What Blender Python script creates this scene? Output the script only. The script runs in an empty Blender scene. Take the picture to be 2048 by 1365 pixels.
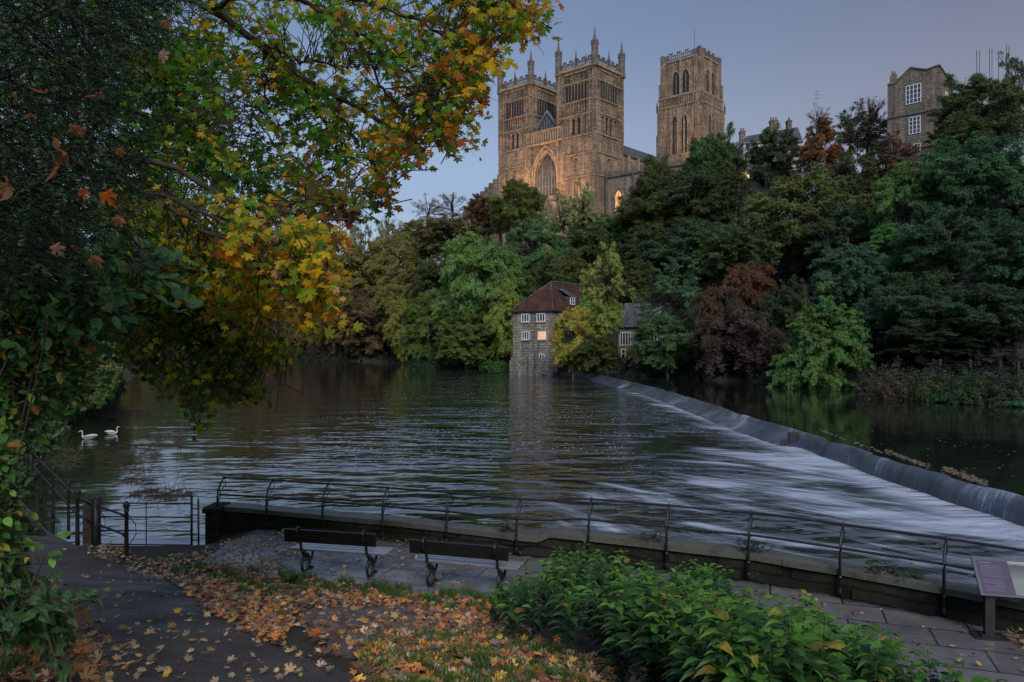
import bpy, math
import numpy as np
from mathutils import Vector, Matrix
R = math.radians
rs = np.random.RandomState(7)
C = bpy.context.scene.collection
scene = bpy.context.scene

# ------------------------------------------------------------------ camera, world, sun, exposure
CAMZ = 4.4
F = 1500.0            # focal length in pixels of the 2048 wide photograph
cam_d = bpy.data.cameras.new("camera")
cam = bpy.data.objects.new("camera", cam_d); C.objects.link(cam)
cam.location = (0, 0, CAMZ); cam.rotation_euler = (R(90), 0, 0)
cam_d.sensor_width = 36; cam_d.lens = 36 * F / 2048
cam_d.clip_start = 0.05; cam_d.clip_end = 3000
scene.camera = cam

SUN_EL, SUN_AZ = 36.0, 168.0      # sun behind the camera and to the left, veiled by the dusk sky
world = bpy.data.worlds.new("World"); scene.world = world; world.use_nodes = True
wt = world.node_tree; wt.nodes.clear()
def wn(t): return wt.nodes.new(t)
wo = wn('ShaderNodeOutputWorld'); bg = wn('ShaderNodeBackground')
sky = wn('ShaderNodeTexSky'); sky.sky_type = 'NISHITA'; sky.sun_disc = False
sky.sun_elevation = R(SUN_EL); sky.sun_rotation = R(SUN_AZ); sky.air_density = 1.4; sky.dust_density = 2.0
tc = wn('ShaderNodeTexCoord'); sp = wn('ShaderNodeSeparateXYZ')
wt.links.new(tc.outputs['Generated'], sp.inputs[0])
def ramp(nt, stops, interp='EASE'):
    r = nt.nodes.new('ShaderNodeValToRGB'); cr = r.color_ramp; cr.interpolation = interp
    while len(cr.elements) < len(stops): cr.elements.new(0.5)
    for e, (p, c) in zip(cr.elements, stops):
        e.position = p; e.color = (*c, 1) if len(c) == 3 else c
    return r
rl = ramp(wt, [(0.0, (.50, .58, .70)), (.20, (.265, .36, .53)), (.42, (.145, .215, .365)), (1, (.17, .24, .39))])
rr = ramp(wt, [(0.0, (.50, .46, .52)), (.20, (.235, .235, .31)), (.42, (.135, .152, .225)), (1, (.17, .20, .30))])
wt.links.new(sp.outputs['Z'], rl.inputs[0]); wt.links.new(sp.outputs['Z'], rr.inputs[0])
mx = wn('ShaderNodeMapRange'); mx.inputs[1].default_value = -0.05; mx.inputs[2].default_value = 0.5
wt.links.new(sp.outputs['X'], mx.inputs[0])
m1 = wn('ShaderNodeMix'); m1.data_type = 'RGBA'
wt.links.new(mx.outputs[0], m1.inputs[0]); wt.links.new(rl.outputs[0], m1.inputs[6]); wt.links.new(rr.outputs[0], m1.inputs[7])
sc_ = wn('ShaderNodeVectorMath'); sc_.operation = 'SCALE'; sc_.inputs['Scale'].default_value = 0.10
wt.links.new(sky.outputs[0], sc_.inputs[0])
m2 = wn('ShaderNodeMix'); m2.data_type = 'RGBA'; m2.inputs[0].default_value = 0.12
wt.links.new(m1.outputs[2], m2.inputs[6]); wt.links.new(sc_.outputs[0], m2.inputs[7])
wt.links.new(m2.outputs[2], bg.inputs[0]); bg.inputs[1].default_value = 1.0
wt.links.new(bg.outputs[0], wo.inputs[0])

sun_d = bpy.data.lights.new("sun", 'SUN'); sun_d.energy = 2.0; sun_d.angle = R(24); sun_d.color = (1, .95, .88)
sun = bpy.data.objects.new("sun", sun_d); C.objects.link(sun)
sd = Vector((math.sin(R(SUN_AZ)) * math.cos(R(SUN_EL)), math.cos(R(SUN_AZ)) * math.cos(R(SUN_EL)), math.sin(R(SUN_EL))))
sun.rotation_euler = sd.to_track_quat('Z', 'Y').to_euler()
vs = scene.view_settings
vs.view_transform = 'Standard'; vs.look = 'None'; vs.gamma = 1; vs.exposure = 0.3; vs.use_curve_mapping = False
scene.cycles.max_bounces = 6; scene.cycles.diffuse_bounces = 3; scene.cycles.glossy_bounces = 3
scene.cycles.transmission_bounces = 4; scene.cycles.transparent_max_bounces = 6
scene.cycles.caustics_reflective = False; scene.cycles.caustics_refractive = False

# ------------------------------------------------------------------ helpers
def at(px, py, Y):
    return np.array([(px - 1024) / F * Y, Y, CAMZ - (py - 682) / F * Y])
def onz(px, py, z):
    Y = (CAMZ - z) * F / (py - 682.0)
    return np.array([(px - 1024) / F * Y, Y, z])
def prop(o, label=None, cat=None, group=None, kind=None):
    if label: o['label'] = label
    if cat: o['category'] = cat
    if group: o['group'] = group
    if kind: o['kind'] = kind
    return o
def empty(name, loc, rz=0, label=None, cat=None, group=None):
    o = bpy.data.objects.new(name, None); C.objects.link(o); o.empty_display_size = .3
    o.location = loc; o.rotation_euler = (0, 0, rz); return prop(o, label, cat, group)
def link(name, me, parent=None, loc=(0, 0, 0), rot=(0, 0, 0), scale=(1, 1, 1)):
    o = bpy.data.objects.new(name, me); C.objects.link(o); o.parent = parent
    o.location = loc; o.rotation_euler = rot; o.scale = scale; return o
def np_mesh(name, V, Fc, mats, col=None, midx=None, smooth=False):
    V = np.asarray(V, np.float32); Fc = np.asarray(Fc, np.int32)
    me = bpy.data.meshes.new(name); n, k = Fc.shape
    me.vertices.add(len(V)); me.vertices.foreach_set('co', V.ravel())
    me.loops.add(n * k); me.loops.foreach_set('vertex_index', Fc.ravel())
    me.polygons.add(n); me.polygons.foreach_set('loop_start', np.arange(0, n * k, k, dtype=np.int32))
    me.polygons.foreach_set('loop_total', np.full(n, k, np.int32))
    if midx is not None: me.polygons.foreach_set('material_index', np.asarray(midx, np.int32))
    me.polygons.foreach_set('use_smooth', np.full(n, bool(smooth)))
    me.update(calc_edges=True)
    if col is not None:
        a = me.color_attributes.new('Col', 'FLOAT_COLOR', 'POINT')
        c = np.ones((len(V), 4), np.float32); c[:, :3] = col
        a.data.foreach_set('color', c.ravel())
    for m in (mats if isinstance(mats, (list, tuple)) else [mats]): me.materials.append(m)
    return me
def unit(a):
    return a / np.maximum(np.linalg.norm(a, axis=-1, keepdims=True), 1e-9)

class MB:
    def __init__(s): s.v = []; s.f = []; s.m = []
    def add(s, vs_, fs, m=0):
        n = len(s.v); s.v += [tuple(map(float, p)) for p in vs_]
        for f in fs: s.f.append(tuple(i + n for i in f)); s.m.append(m)
        return s
    def box(s, x0, x1, y0, y1, z0, z1, m=0):
        p = [(x0, y0, z0), (x1, y0, z0), (x1, y1, z0), (x0, y1, z0), (x0, y0, z1), (x1, y0, z1), (x1, y1, z1), (x0, y1, z1)]
        return s.add(p, [(3, 2, 1, 0), (4, 5, 6, 7), (0, 1, 5, 4), (1, 2, 6, 5), (2, 3, 7, 6), (3, 0, 4, 7)], m)
    def frbox(s, fr, u0, u1, z0, z1, d0, d1, m=0):
        P = [fr(u, z, d) for z in (z0, z1) for (u, d) in ((u0, d0), (u1, d0), (u1, d1), (u0, d1))]
        return s.add(P, [(3, 2, 1, 0), (4, 5, 6, 7), (0, 1, 5, 4), (1, 2, 6, 5), (2, 3, 7, 6), (3, 0, 4, 7)], m)
    def tube(s, pts, rad, k=6, m=0, cap=True):
        pts = [np.array(p, float) for p in pts]
        if not hasattr(rad, '__len__'): rad = [rad] * len(pts)
        rings = []; up = np.array([0, 0, 1.0])
        for i, p in enumerate(pts):
            t = unit(pts[min(i + 1, len(pts) - 1)] - pts[max(i - 1, 0)])
            a = np.cross(t, up)
            if np.linalg.norm(a) < .15: a = np.cross(t, np.array([1.0, 0, 0]))
            a = unit(a); b = np.cross(t, a)
            rings.append([p + rad[i] * (math.cos(2 * math.pi * j / k) * a + math.sin(2 * math.pi * j / k) * b) for j in range(k)])
        fs = []
        for i in range(len(pts) - 1):
            for j in range(k):
                fs.append((i * k + j, i * k + (j + 1) % k, (i + 1) * k + (j + 1) % k, (i + 1) * k + j))
        if cap: fs += [tuple(range(k))[::-1], tuple((len(pts) - 1) * k + j for j in range(k))]
        return s.add([q for r in rings for q in r], fs, m)
    def lathe(s, c, prof, k=8, m=0, rot=0):
        vs_ = []; fs = []
        for (r, z) in prof:
            for j in range(k):
                a = 2 * math.pi * (j + .5) / k + rot; vs_.append((c[0] + r * math.cos(a), c[1] + r * math.sin(a), c[2] + z))
        for i in range(len(prof) - 1):
            for j in range(k): fs.append((i * k + j, i * k + (j + 1) % k, (i + 1) * k + (j + 1) % k, (i + 1) * k + j))
        fs += [tuple(range(k))[::-1], tuple((len(prof) - 1) * k + j for j in range(k))]
        return s.add(vs_, fs, m)
    def mesh(s, name, mats, smooth=False):
        me = bpy.data.meshes.new(name); me.from_pydata(s.v, [], s.f)
        me.polygons.foreach_set('material_index', s.m); me.polygons.foreach_set('use_smooth', [smooth] * len(s.f))
        for m in (mats if isinstance(mats, (list, tuple)) else [mats]): me.materials.append(m)
        me.update(); return me
    def build(s, name, mats, parent=None, smooth=False, **kw):
        return link(name, s.mesh(name, mats, smooth), parent, **kw)

# ------------------------------------------------------------------ materials
def mat(name):
    m = bpy.data.materials.new(name); m.use_nodes = True; nt = m.node_tree
    return m, nt, nt.nodes['Principled BSDF']
def setn(nt, t, **kw):
    n = nt.nodes.new(t)
    for k, v in kw.items():
        if k in n.inputs: n.inputs[k].default_value = v
        else: setattr(n, k, v)
    return n
def noise(nt, vec, scale, detail=4, rough=.55, dist=0):
    n = setn(nt, 'ShaderNodeTexNoise', Scale=scale, Detail=detail, Roughness=rough, Distortion=dist)
    if vec is not None: nt.links.new(vec, n.inputs['Vector'])
    return n
def mixc(nt, fac, a, b, mode='MIX'):
    n = nt.nodes.new('ShaderNodeMix'); n.data_type = 'RGBA'; n.blend_type = mode
    for i, x in ((0, fac), (6, a), (7, b)):
        if hasattr(x, 'links'): nt.links.new(x, n.inputs[i])
        else: n.inputs[i].default_value = (*x, 1) if isinstance(x, tuple) and len(x) == 3 else x
    return n.outputs[2]
def bump(nt, h, b, strength=.4, dist=.05):
    n = setn(nt, 'ShaderNodeBump', Strength=strength, Distance=dist); nt.links.new(h, n.inputs['Height'])
    nt.links.new(n.outputs[0], b.inputs['Normal']); return n
def objco(nt):
    return nt.nodes.new('ShaderNodeTexCoord').outputs['Object']
def geoco(nt):
    return nt.nodes.new('ShaderNodeNewGeometry').outputs['Position']
def simple(name, col, rough=.7, var=.25, scale=3.0, metal=0, bmp=.15, spec=.5):
    m, nt, b = mat(name); co = objco(nt)
    n = noise(nt, co, scale, 5)
    r = ramp(nt, [(.3, tuple(c * (1 - var) for c in col)), (.7, tuple(min(1, c * (1 + var)) for c in col))], 'LINEAR')
    nt.links.new(n.outputs['Fac'], r.inputs[0]); nt.links.new(r.outputs[0], b.inputs['Base Color'])
    b.inputs['Roughness'].default_value = rough; b.inputs['Metallic'].default_value = metal; b.inputs['Specular IOR Level'].default_value = spec
    n2 = noise(nt, co, scale * 8, 3); bump(nt, n2.outputs['Fac'], b, bmp, .02)
    return m
def masonry(name, c1, c2, mortar, bw=.62, bh=.3, ms=.03, stain=(.05, .045, .04), stain_amt=.5, bmp=.6):
    m, nt, b = mat(name); co = objco(nt)
    s = nt.nodes.new('ShaderNodeSeparateXYZ'); nt.links.new(co, s.inputs[0])
    ad = setn(nt, 'ShaderNodeMath', operation='ADD'); nt.links.new(s.outputs[0], ad.inputs[0]); nt.links.new(s.outputs[1], ad.inputs[1])
    cb = nt.nodes.new('ShaderNodeCombineXYZ'); nt.links.new(ad.outputs[0], cb.inputs[0]); nt.links.new(s.outputs[2], cb.inputs[1])
    wob = noise(nt, co, 1.1, 2); wv = setn(nt, 'ShaderNodeVectorMath', operation='SCALE'); wv.inputs['Scale'].default_value = .12
    nt.links.new(wob.outputs['Color'], wv.inputs[0])
    av = setn(nt, 'ShaderNodeVectorMath', operation='ADD'); nt.links.new(cb.outputs[0], av.inputs[0]); nt.links.new(wv.outputs[0], av.inputs[1])
    br = setn(nt, 'ShaderNodeTexBrick', Scale=1.0); br.inputs['Brick Width'].default_value = bw; br.inputs['Row Height'].default_value = bh
    br.inputs['Mortar Size'].default_value = ms; br.inputs['Mortar Smooth'].default_value = .3; br.inputs['Bias'].default_value = 0
    br.inputs['Color1'].default_value = (*c1, 1); br.inputs['Color2'].default_value = (*c2, 1); br.inputs['Mortar'].default_value = (*mortar, 1)
    nt.links.new(av.outputs[0], br.inputs['Vector'])
    n1 = noise(nt, co, .22, 6, .65); r1 = ramp(nt, [(.38, (0, 0, 0)), (.72, (1, 1, 1))], 'LINEAR'); nt.links.new(n1.outputs['Fac'], r1.inputs[0])
    f1 = setn(nt, 'ShaderNodeMath', operation='MULTIPLY'); nt.links.new(r1.outputs[0], f1.inputs[0]); f1.inputs[1].default_value = stain_amt
    c = mixc(nt, f1.outputs[0], br.outputs['Color'], stain)
    mps = setn(nt, 'ShaderNodeMapping'); mps.inputs['Scale'].default_value = (.9, .9, .09); nt.links.new(co, mps.inputs['Vector'])
    n4 = noise(nt, mps.outputs[0], 1.0, 5, .7); r4 = ramp(nt, [(.36, (.42, .40, .40)), (.62, (1.15, 1.15, 1.15))], 'LINEAR'); nt.links.new(n4.outputs['Fac'], r4.inputs[0])
    c = mixc(nt, .8, c, r4.outputs[0], 'MULTIPLY')
    n3 = noise(nt, co, 2.6, 5, .7); r3 = ramp(nt, [(.3, (.55, .55, .56)), (.72, (1.4, 1.36, 1.3))], 'LINEAR'); nt.links.new(n3.outputs['Fac'], r3.inputs[0])
    c = mixc(nt, 1.0, c, r3.outputs[0], 'MULTIPLY')
    nt.links.new(c, b.inputs['Base Color']); b.inputs['Roughness'].default_value = .9; b.inputs['Specular IOR Level'].default_value = .2
    h = setn(nt, 'ShaderNodeMath', operation='SUBTRACT'); nt.links.new(n3.outputs['Fac'], h.inputs[0]); nt.links.new(br.outputs['Fac'], h.inputs[1])
    bump(nt, h.outputs[0], b, bmp, .08)
    return m
def foliage(name, transl=.3, rough=.6, objcol=False, spec=.3, tboost=1.3):
    m, nt, b = mat(name)
    a = nt.nodes.new('ShaderNodeAttribute'); a.attribute_name = 'Col'; c = a.outputs['Color']
    if objcol:
        oi = nt.nodes.new('ShaderNodeObjectInfo'); c = mixc(nt, 1.0, c, oi.outputs['Color'], 'MULTIPLY')
    nt.links.new(c, b.inputs['Base Color']); b.inputs['Roughness'].default_value = rough; b.inputs['Specular IOR Level'].default_value = spec
    t = nt.nodes.new('ShaderNodeBsdfTranslucent')
    cc = setn(nt, 'ShaderNodeVectorMath', operation='SCALE'); cc.inputs['Scale'].default_value = tboost; nt.links.new(c, cc.inputs[0])
    nt.links.new(cc.outputs[0], t.inputs[0])
    ms = nt.nodes.new('ShaderNodeMixShader'); ms.inputs[0].default_value = transl
    nt.links.new(b.outputs[0], ms.inputs[1]); nt.links.new(t.outputs[0], ms.inputs[2])
    nt.links.new(ms.outputs[0], nt.nodes['Material Output'].inputs[0])
    return m
def emis(name, col, strength):
    m, nt, b = mat(name); co = objco(nt)
    n = noise(nt, co, 2.2, 3); r = ramp(nt, [(.3, tuple(c * .45 for c in col)), (.65, col)], 'LINEAR'); nt.links.new(n.outputs['Fac'], r.inputs[0])
    nt.links.new(r.outputs[0], b.inputs['Emission Color']); b.inputs['Emission Strength'].default_value = strength
    b.inputs['Base Color'].default_value = (.1, .08, .05, 1); return m

M = {}
M['stone'] = masonry('cathedral_stone', (.54, .40, .285), (.27, .21, .16), (.10, .085, .07), .75, .36, .035, (.055, .048, .045), .75)
M['stone_trim'] = simple('carved_stone', (.28, .215, .155), .9, .45, .9, bmp=.5, spec=.2)
M['stone_dark'] = simple('weathered_stone', (.13, .115, .105), .9, .45, .8, bmp=.5, spec=.2)
M['tracery'] = simple('window_tracery', (.14, .125, .11), .8, .3, 1.2)
M['void'] = simple('dark_opening', (.018, .02, .025), .8, .3, 2)
M['louvre'] = simple('slate_louvre', (.05, .055, .065), .7, .4, 3)
M['leadglass'] = simple('leaded_glass', (.03, .042, .065), .35, .5, 1.8, bmp=.4, spec=.5)
M['lead'] = simple('lead_roof', (.14, .15, .17), .6, .3, .5)
M['rubble'] = masonry('rubble_stone', (.56, .54, .50), (.31, .30, .28), (.09, .085, .08), .5, .22, .045, (.06, .065, .05), .45)
M['rubble2'] = masonry('hill_house_stone', (.33, .28, .23), (.19, .165, .14), (.10, .09, .08), .6, .26, .04, (.08, .065, .055), .4)
M['monast'] = masonry('pale_range_stone', (.42, .36, .31), (.30, .26, .23), (.14, .12, .11), .7, .3, .04, (.10, .09, .08), .4)
M['tile'] = masonry('clay_roof_tiles', (.15, .055, .04), (.10, .042, .036), (.045, .025, .022), .28, .3, .05, (.07, .06, .04), .4, .8)
M['slate'] = masonry('slate_roof', (.13, .145, .17), (.09, .10, .12), (.05, .05, .06), .35, .25, .03, (.07, .08, .06), .3, .5)
M['white'] = simple('white_paint', (.78, .80, .84), .5, .06, 5)
M['wetwood_sheen'] = simple('wet_seat_sky_sheen', (.15, .15, .165), .16, .3, 3, bmp=.06, spec=1.0)  # pale blue-grey base paints in the sky sheen on the wet planks
M['pane'] = simple('window_pane', (.03, .036, .045), .08, .3, 1.0, bmp=.02, spec=.8)
M['warm'] = emis('lit_pane', (1.0, .42, .17), 1.15)
M['warmw'] = emis('bright_lit_pane', (1.0, .78, .42), 1.6)
M['redpaint'] = simple('red_paint', (.45, .06, .035), .5, .2, 5)
M['render'] = simple('limewash_wall', (.45, .47, .5), .85, .15, .6)
M['iron'] = simple('black_iron', (.022, .023, .026), .38, .4, 9, metal=.2, bmp=.3)
M['wood'] = simple('dark_varnished_wood', (.010, .010, .012), .3, .35, 4, bmp=.1, spec=.7)
M['bark'] = simple('bark', (.045, .038, .03), .9, .4, 6, bmp=.8, spec=.2)
M['bark_dark'] = simple('dark_bark', (.012, .011, .010), .9, .4, 6, bmp=.5, spec=.1)
M['bark_pale'] = simple('pale_bark', (.12, .12, .10), .9, .4, 4, bmp=.8, spec=.2)
M['bark_far'] = simple('wooded_trunk', (.05, .045, .035), .9, .4, 1.5, bmp=.4, spec=.1)
M['tree'] = foliage('tree_foliage', .25, .7, True, .08)
M['leaf'] = foliage('maple_leaves', .58, .5, False, .2, 1.9)
M['litter'] = foliage('fallen_leaf', .08, .45, False, .6)
M['green'] = foliage('nettle_leaf', .25, .5, False, .28)
M['needle'] = foliage('yew_needles', .08, .5, False, .2)
M['swan'] = simple('white_feathers', (.50, .52, .56), .8, .06, 20)
M['beak'] = simple('orange_beak', (.6, .2, .04), .5, .1, 5)
# ------------------------------------------------------------------ terrain
ZL, ZU = -0.35, 0.28      # water below and above the weir
WALL = np.array([(-6.95, 17.95), (-5.7, 17.6), (-4.3, 17.15), (-2.87, 16.7), (-1.42, 16.15), (.09, 15.5), (1.6, 15.0), (3.0, 14.4),
                 (4.4, 13.8), (5.65, 12.95), (6.95, 11.95), (8.2, 10.9), (9.5, 9.8), (13.2, 6.6)])
CREST = np.array([(13.9, 9.0), (13.6, 14.), (13.4, 19.6), (13.1, 25.3), (13.1, 34.2), (12.8, 40), (12.9, 50), (12.7, 63), (12.1, 73), (10.7, 89), (10.5, 101)])
FAR = np.array([(-160, 262), (-95, 232), (-65, 209), (-38.4, 178), (-23.6, 158), (-11, 134), (-1.9, 119), (.9, 110), (7.2, 101.8), (12.7, 101), (16.5, 89.6),
                (19.8, 79), (25.7, 72), (28.2, 66.5), (27.8, 58.3), (28.6, 51), (32.5, 47.5), (60, 36), (140, 20)])
SHORE = np.array([(-120, 250), (-80, 170), (-50, 100), (-32, 58), (-25.5, 43), (-19, 30), (-15.2, 23.4), (-11.5, 18.9), (-9.7, 17.35), (-7.1, 17.35)])
def yw(X): return np.interp(X, WALL[:, 0], WALL[:, 1])
def pdist(X, Y, poly):
    d = np.full(np.shape(X), 1e9)
    for (a, b) in zip(poly[:-1], poly[1:]):
        ab = b - a; t = np.clip(((X - a[0]) * ab[0] + (Y - a[1]) * ab[1]) / (ab @ ab), 0, 1)
        d = np.minimum(d, np.hypot(X - a[0] - t * ab[0], Y - a[1] - t * ab[1]))
    return d
def inside(X, Y, poly):
    X = np.asarray(X, float); Y = np.asarray(Y, float); r = np.zeros(X.shape, bool); n = len(poly)
    for i in range(n):
        x1, y1 = poly[i]; x2, y2 = poly[(i + 1) % n]
        if y1 == y2: continue
        c = ((y1 > Y) != (y2 > Y)) & (X < (x2 - x1) * (Y - y1) / (y2 - y1) + x1)
        r ^= c
    return r
def sm(t): t = np.clip(t, 0, 1); return t * t * (3 - 2 * t)
def wob(X, Y): return .5 * np.sin(X * .31 + Y * .17) * np.cos(Y * .23 - X * .11) + .3 * np.sin(X * .9) * np.sin(Y * .77)
FARPOLY = np.vstack([FAR, [(400, 20), (400, 700), (-400, 700), (-400, 262)]])
def far_z(X, Y):
    d = pdist(X, Y, FAR); i = inside(X, Y, FARPOLY); s = np.where(i, d, -d)
    z = -1.6 + 2.5 * sm((s + 1.0) / 2.2)
    return z + 30.5 * (0.5 * np.clip((s - 2) / 72, 0, 1) + .5 * sm((s - 2) / 72)) + np.where(s > 2, wob(X * .4, Y * .4), 0)
NEARPOLY = np.vstack([SHORE, WALL, [(16, 4), (16, -40), (-400, -40), (-400, 250)]])
HEDGE = np.array([(-120, 230), (-80, 150), (-46, 92), (-30, 58), (-20.5, 36), (-15.5, 24), (-12.0, 18.4), (-9.2, 13.5), (-6.2, 9.0), (-4.0, 5.6), (-2.6, 3.0), (-2.2, -20)])
def near_z(X, Y):
    X = np.asarray(X, float); Y = np.asarray(Y, float)
    t = yw(X) - 3.4 - np.maximum(Y, 0)
    z = .25 * np.where(t > .5, t - .25, .5 * np.clip(t, 0, None) ** 2 / .5)
    hx = np.interp(Y, HEDGE[::-1, 1], HEDGE[::-1, 0])
    z = z + .55 * np.clip(hx - .6 - X, 0, 8) * np.where(Y < 40, 1, .6)
    ds = pdist(X, Y, SHORE); ins = inside(X, Y, NEARPOLY)
    return np.where(ins, np.minimum(z, -.42 + .35 * ds + 0 * X) * (ds < 2.5) + z * (ds >= 2.5), np.minimum(-.42 - .8 * ds, z)) + .012 * wob(X * 6, Y * 6)
def ray_ground(px, py):
    px = np.asarray(px, float); py = np.asarray(py, float)
    Y = np.full(px.shape, 2.5); done = np.zeros(px.shape, bool); out = np.full(px.shape, np.nan)
    while (Y[~done] < 40).any() if (~done).any() else False:
        X = (px - 1024) / F * Y; zr = CAMZ - (py - 682) / F * Y
        hit = (~done) & (zr <= near_z(X, Y)); out[hit] = Y[hit]; done |= hit; Y = Y + .06
        if Y.max() > 40: break
    X = (px - 1024) / F * out
    return X, out
def samp(poly, n, r=rs):
    poly = np.array(poly, float); lo = poly.min(0); hi = poly.max(0); P = np.zeros((0, 2))
    while len(P) < n:
        q = r.uniform(lo, hi, (n * 3, 2)); P = np.vstack([P, q[inside(q[:, 0], q[:, 1], poly)]])
    return P[:n]

# surface materials --------------------------------------------------
def ground_mats():
    m, nt, b = mat('leafy_soil'); co = geoco(nt)
    n = noise(nt, co, 5, 7, .7); r = ramp(nt, [(.3, (.018, .014, .010)), (.5, (.035, .026, .016)), (.62, (.03, .045, .015)), (.75, (.06, .035, .02))], 'LINEAR')
    nt.links.new(n.outputs['Fac'], r.inputs[0]); nt.links.new(r.outputs[0], b.inputs['Base Color']); b.inputs['Roughness'].default_value = .9
    n2 = noise(nt, co, 30, 5); bump(nt, n2.outputs['Fac'], b, .9, .06); M['soil'] = m
    m, nt, b = mat('wet_tarmac'); co = geoco(nt)
    v = setn(nt, 'ShaderNodeTexVoronoi', Scale=65.0); nt.links.new(co, v.inputs['Vector'])
    r = ramp(nt, [(0, (.17, .135, .12)), (.35, (.08, .063, .054)), (.8, (.03, .024, .021))], 'LINEAR'); nt.links.new(v.outputs['Distance'], r.inputs[0])
    n = noise(nt, co, .9, 5, .6); r2 = ramp(nt, [(.35, (.6, .58, .58)), (.7, (1.35, 1.35, 1.45))], 'LINEAR'); nt.links.new(n.outputs['Fac'], r2.inputs[0])
    nt.links.new(mixc(nt, 1.0, r.outputs[0], r2.outputs[0], 'MULTIPLY'), b.inputs['Base Color'])
    rr_ = ramp(nt, [(.35, (.75,) * 3), (.62, (.38,) * 3)], 'LINEAR'); nt.links.new(n.outputs['Fac'], rr_.inputs[0]); nt.links.new(rr_.outputs[0], b.inputs['Roughness'])
    bump(nt, v.outputs['Distance'], b, .7, .02); M['tarmac'] = m
    m, nt, b = mat('wet_stone_flags'); co = geoco(nt)
    mp = setn(nt, 'ShaderNodeMapping'); mp.inputs['Rotation'].default_value = (0, 0, R(19)); nt.links.new(co, mp.inputs['Vector'])
    br = setn(nt, 'ShaderNodeTexBrick', Scale=1.0); br.inputs['Brick Width'].default_value = 1.15; br.inputs['Row Height'].default_value = .72
    br.inputs['Mortar Size'].default_value = .018; br.inputs['Mortar Smooth'].default_value = .4
    br.inputs['Color1'].default_value = (.15, .142, .145, 1); br.inputs['Color2'].default_value = (.10, .096, .10, 1); br.inputs['Mortar'].default_value = (.018, .016, .014, 1)
    nt.links.new(mp.outputs[0], br.inputs['Vector'])
    n = noise(nt, co, 1.6, 6, .62); r2 = ramp(nt, [(.3, (.6, .58, .55)), (.7, (1.3, 1.3, 1.35))], 'LINEAR'); nt.links.new(n.outputs['Fac'], r2.inputs[0])
    nt.links.new(mixc(nt, 1.0, br.outputs['Color'], r2.outputs[0], 'MULTIPLY'), b.inputs['Base Color'])
    rr_ = ramp(nt, [(.4, (.5,) * 3), (.6, (.16,) * 3)], 'LINEAR'); nt.links.new(n.outputs['Fac'], rr_.inputs[0]); nt.links.new(rr_.outputs[0], b.inputs['Roughness'])
    n4 = noise(nt, co, 9, 4); h = setn(nt, 'ShaderNodeMath', operation='SUBTRACT'); nt.links.new(n4.outputs['Fac'], h.inputs[0]); nt.links.new(br.outputs['Fac'], h.inputs[1])
    bump(nt, h.outputs[0], b, .35, .03); M['flags'] = m
    m, nt, b = mat('wooded_slope'); co = geoco(nt)
    n = noise(nt, co, .5, 7, .7); r = ramp(nt, [(.3, (.012, .016, .010)), (.6, (.03, .035, .016)), (.75, (.04, .03, .018))], 'LINEAR')
    nt.links.new(n.outputs['Fac'], r.inputs[0]); nt.links.new(r.outputs[0], b.inputs['Base Color']); b.inputs['Roughness'].default_value = .95; M['slope'] = m
ground_mats()

def build_ground():
    xs = np.concatenate([np.arange(-140, -20, 2.5), np.arange(-20, 10.01, .12), np.arange(10.6, 17, .8)])
    ys = np.concatenate([np.arange(-30, 2.4, 2.0), np.arange(2.4, 24, .12), np.arange(24.2, 60, .8), np.arange(61, 200, 3)])
    GX, GY = np.meshgrid(xs, ys); GZ = near_z(GX, GY)
    V = np.stack([GX, GY, GZ], -1).reshape(-1, 3); nx = len(xs)
    I = (np.arange(len(ys) - 1)[:, None] * nx + np.arange(nx - 1)[None, :]).ravel()
    Fc = np.stack([I, I + 1, I + 1 + nx, I + nx], 1)
    ctr = V[Fc].mean(1); cx, cy, cz = ctr.T
    ds = pdist(cx, cy, SHORE); ins = inside(cx, cy, NEARPOLY)
    keep = ins | ((ds < 3) & (cx < -6.95) & (cy > 17))
    px = 1024 + cx / np.maximum(cy, .5) * F; py = 682 + (CAMZ - cz) / np.maximum(cy, .5) * F
    pathpoly = [(48, 900), (66, 925), (118, 1020), (175, 1078), (245, 1128), (330, 1160), (420, 1215), (560, 1292), (740, 1365), (1300, 2400), (-1500, 2400), (120, 1365), (110, 1250), (62, 1150), (45, 1000)]
    isp = inside(px, py, pathpoly) & (cy > .6)
    w = yw(cx) - cy
    isf = (w < 3.25 + .12 * np.sin(cx * 5)) & (cx > -6.2) & ins
    slab = inside(px, py, [(600, 1222), (760, 1196), (1010, 1172), (1060, 1190), (930, 1250), (880, 1300), (690, 1316)]) & (cy > 3)
    isf |= slab
    cls = np.where(isf, 2, np.where(isp, 1, 0))
    for k, (nm, mt) in enumerate([('ground', 'soil'), ('path', 'tarmac'), ('pavement', 'flags')]):
        sel = keep & (cls == k); f = Fc[sel]; u, inv = np.unique(f, return_inverse=True)
        o = link(nm, np_mesh(nm, V[u], inv.reshape(f.shape), M[mt], smooth=True)); prop(o, kind='structure')
build_ground()
def build_far():
    xs = np.arange(-330, 300, 4.0); ys = np.concatenate([np.arange(18, 130, 2.5), np.arange(130, 520, 6)])
    GX, GY = np.meshgrid(xs, ys); GZ = far_z(GX, GY); V = np.stack([GX, GY, GZ], -1).reshape(-1, 3); nx = len(xs)
    I = (np.arange(len(ys) - 1)[:, None] * nx + np.arange(nx - 1)[None, :]).ravel(); Fc = np.stack([I, I + 1, I + 1 + nx, I + nx], 1)
    keep = V[Fc][:, :, 2].max(1) > -1.5
    prop(link('hillside', np_mesh('hillside', V, Fc[keep], M['slope'], smooth=True)), kind='structure')
build_far()

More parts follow.
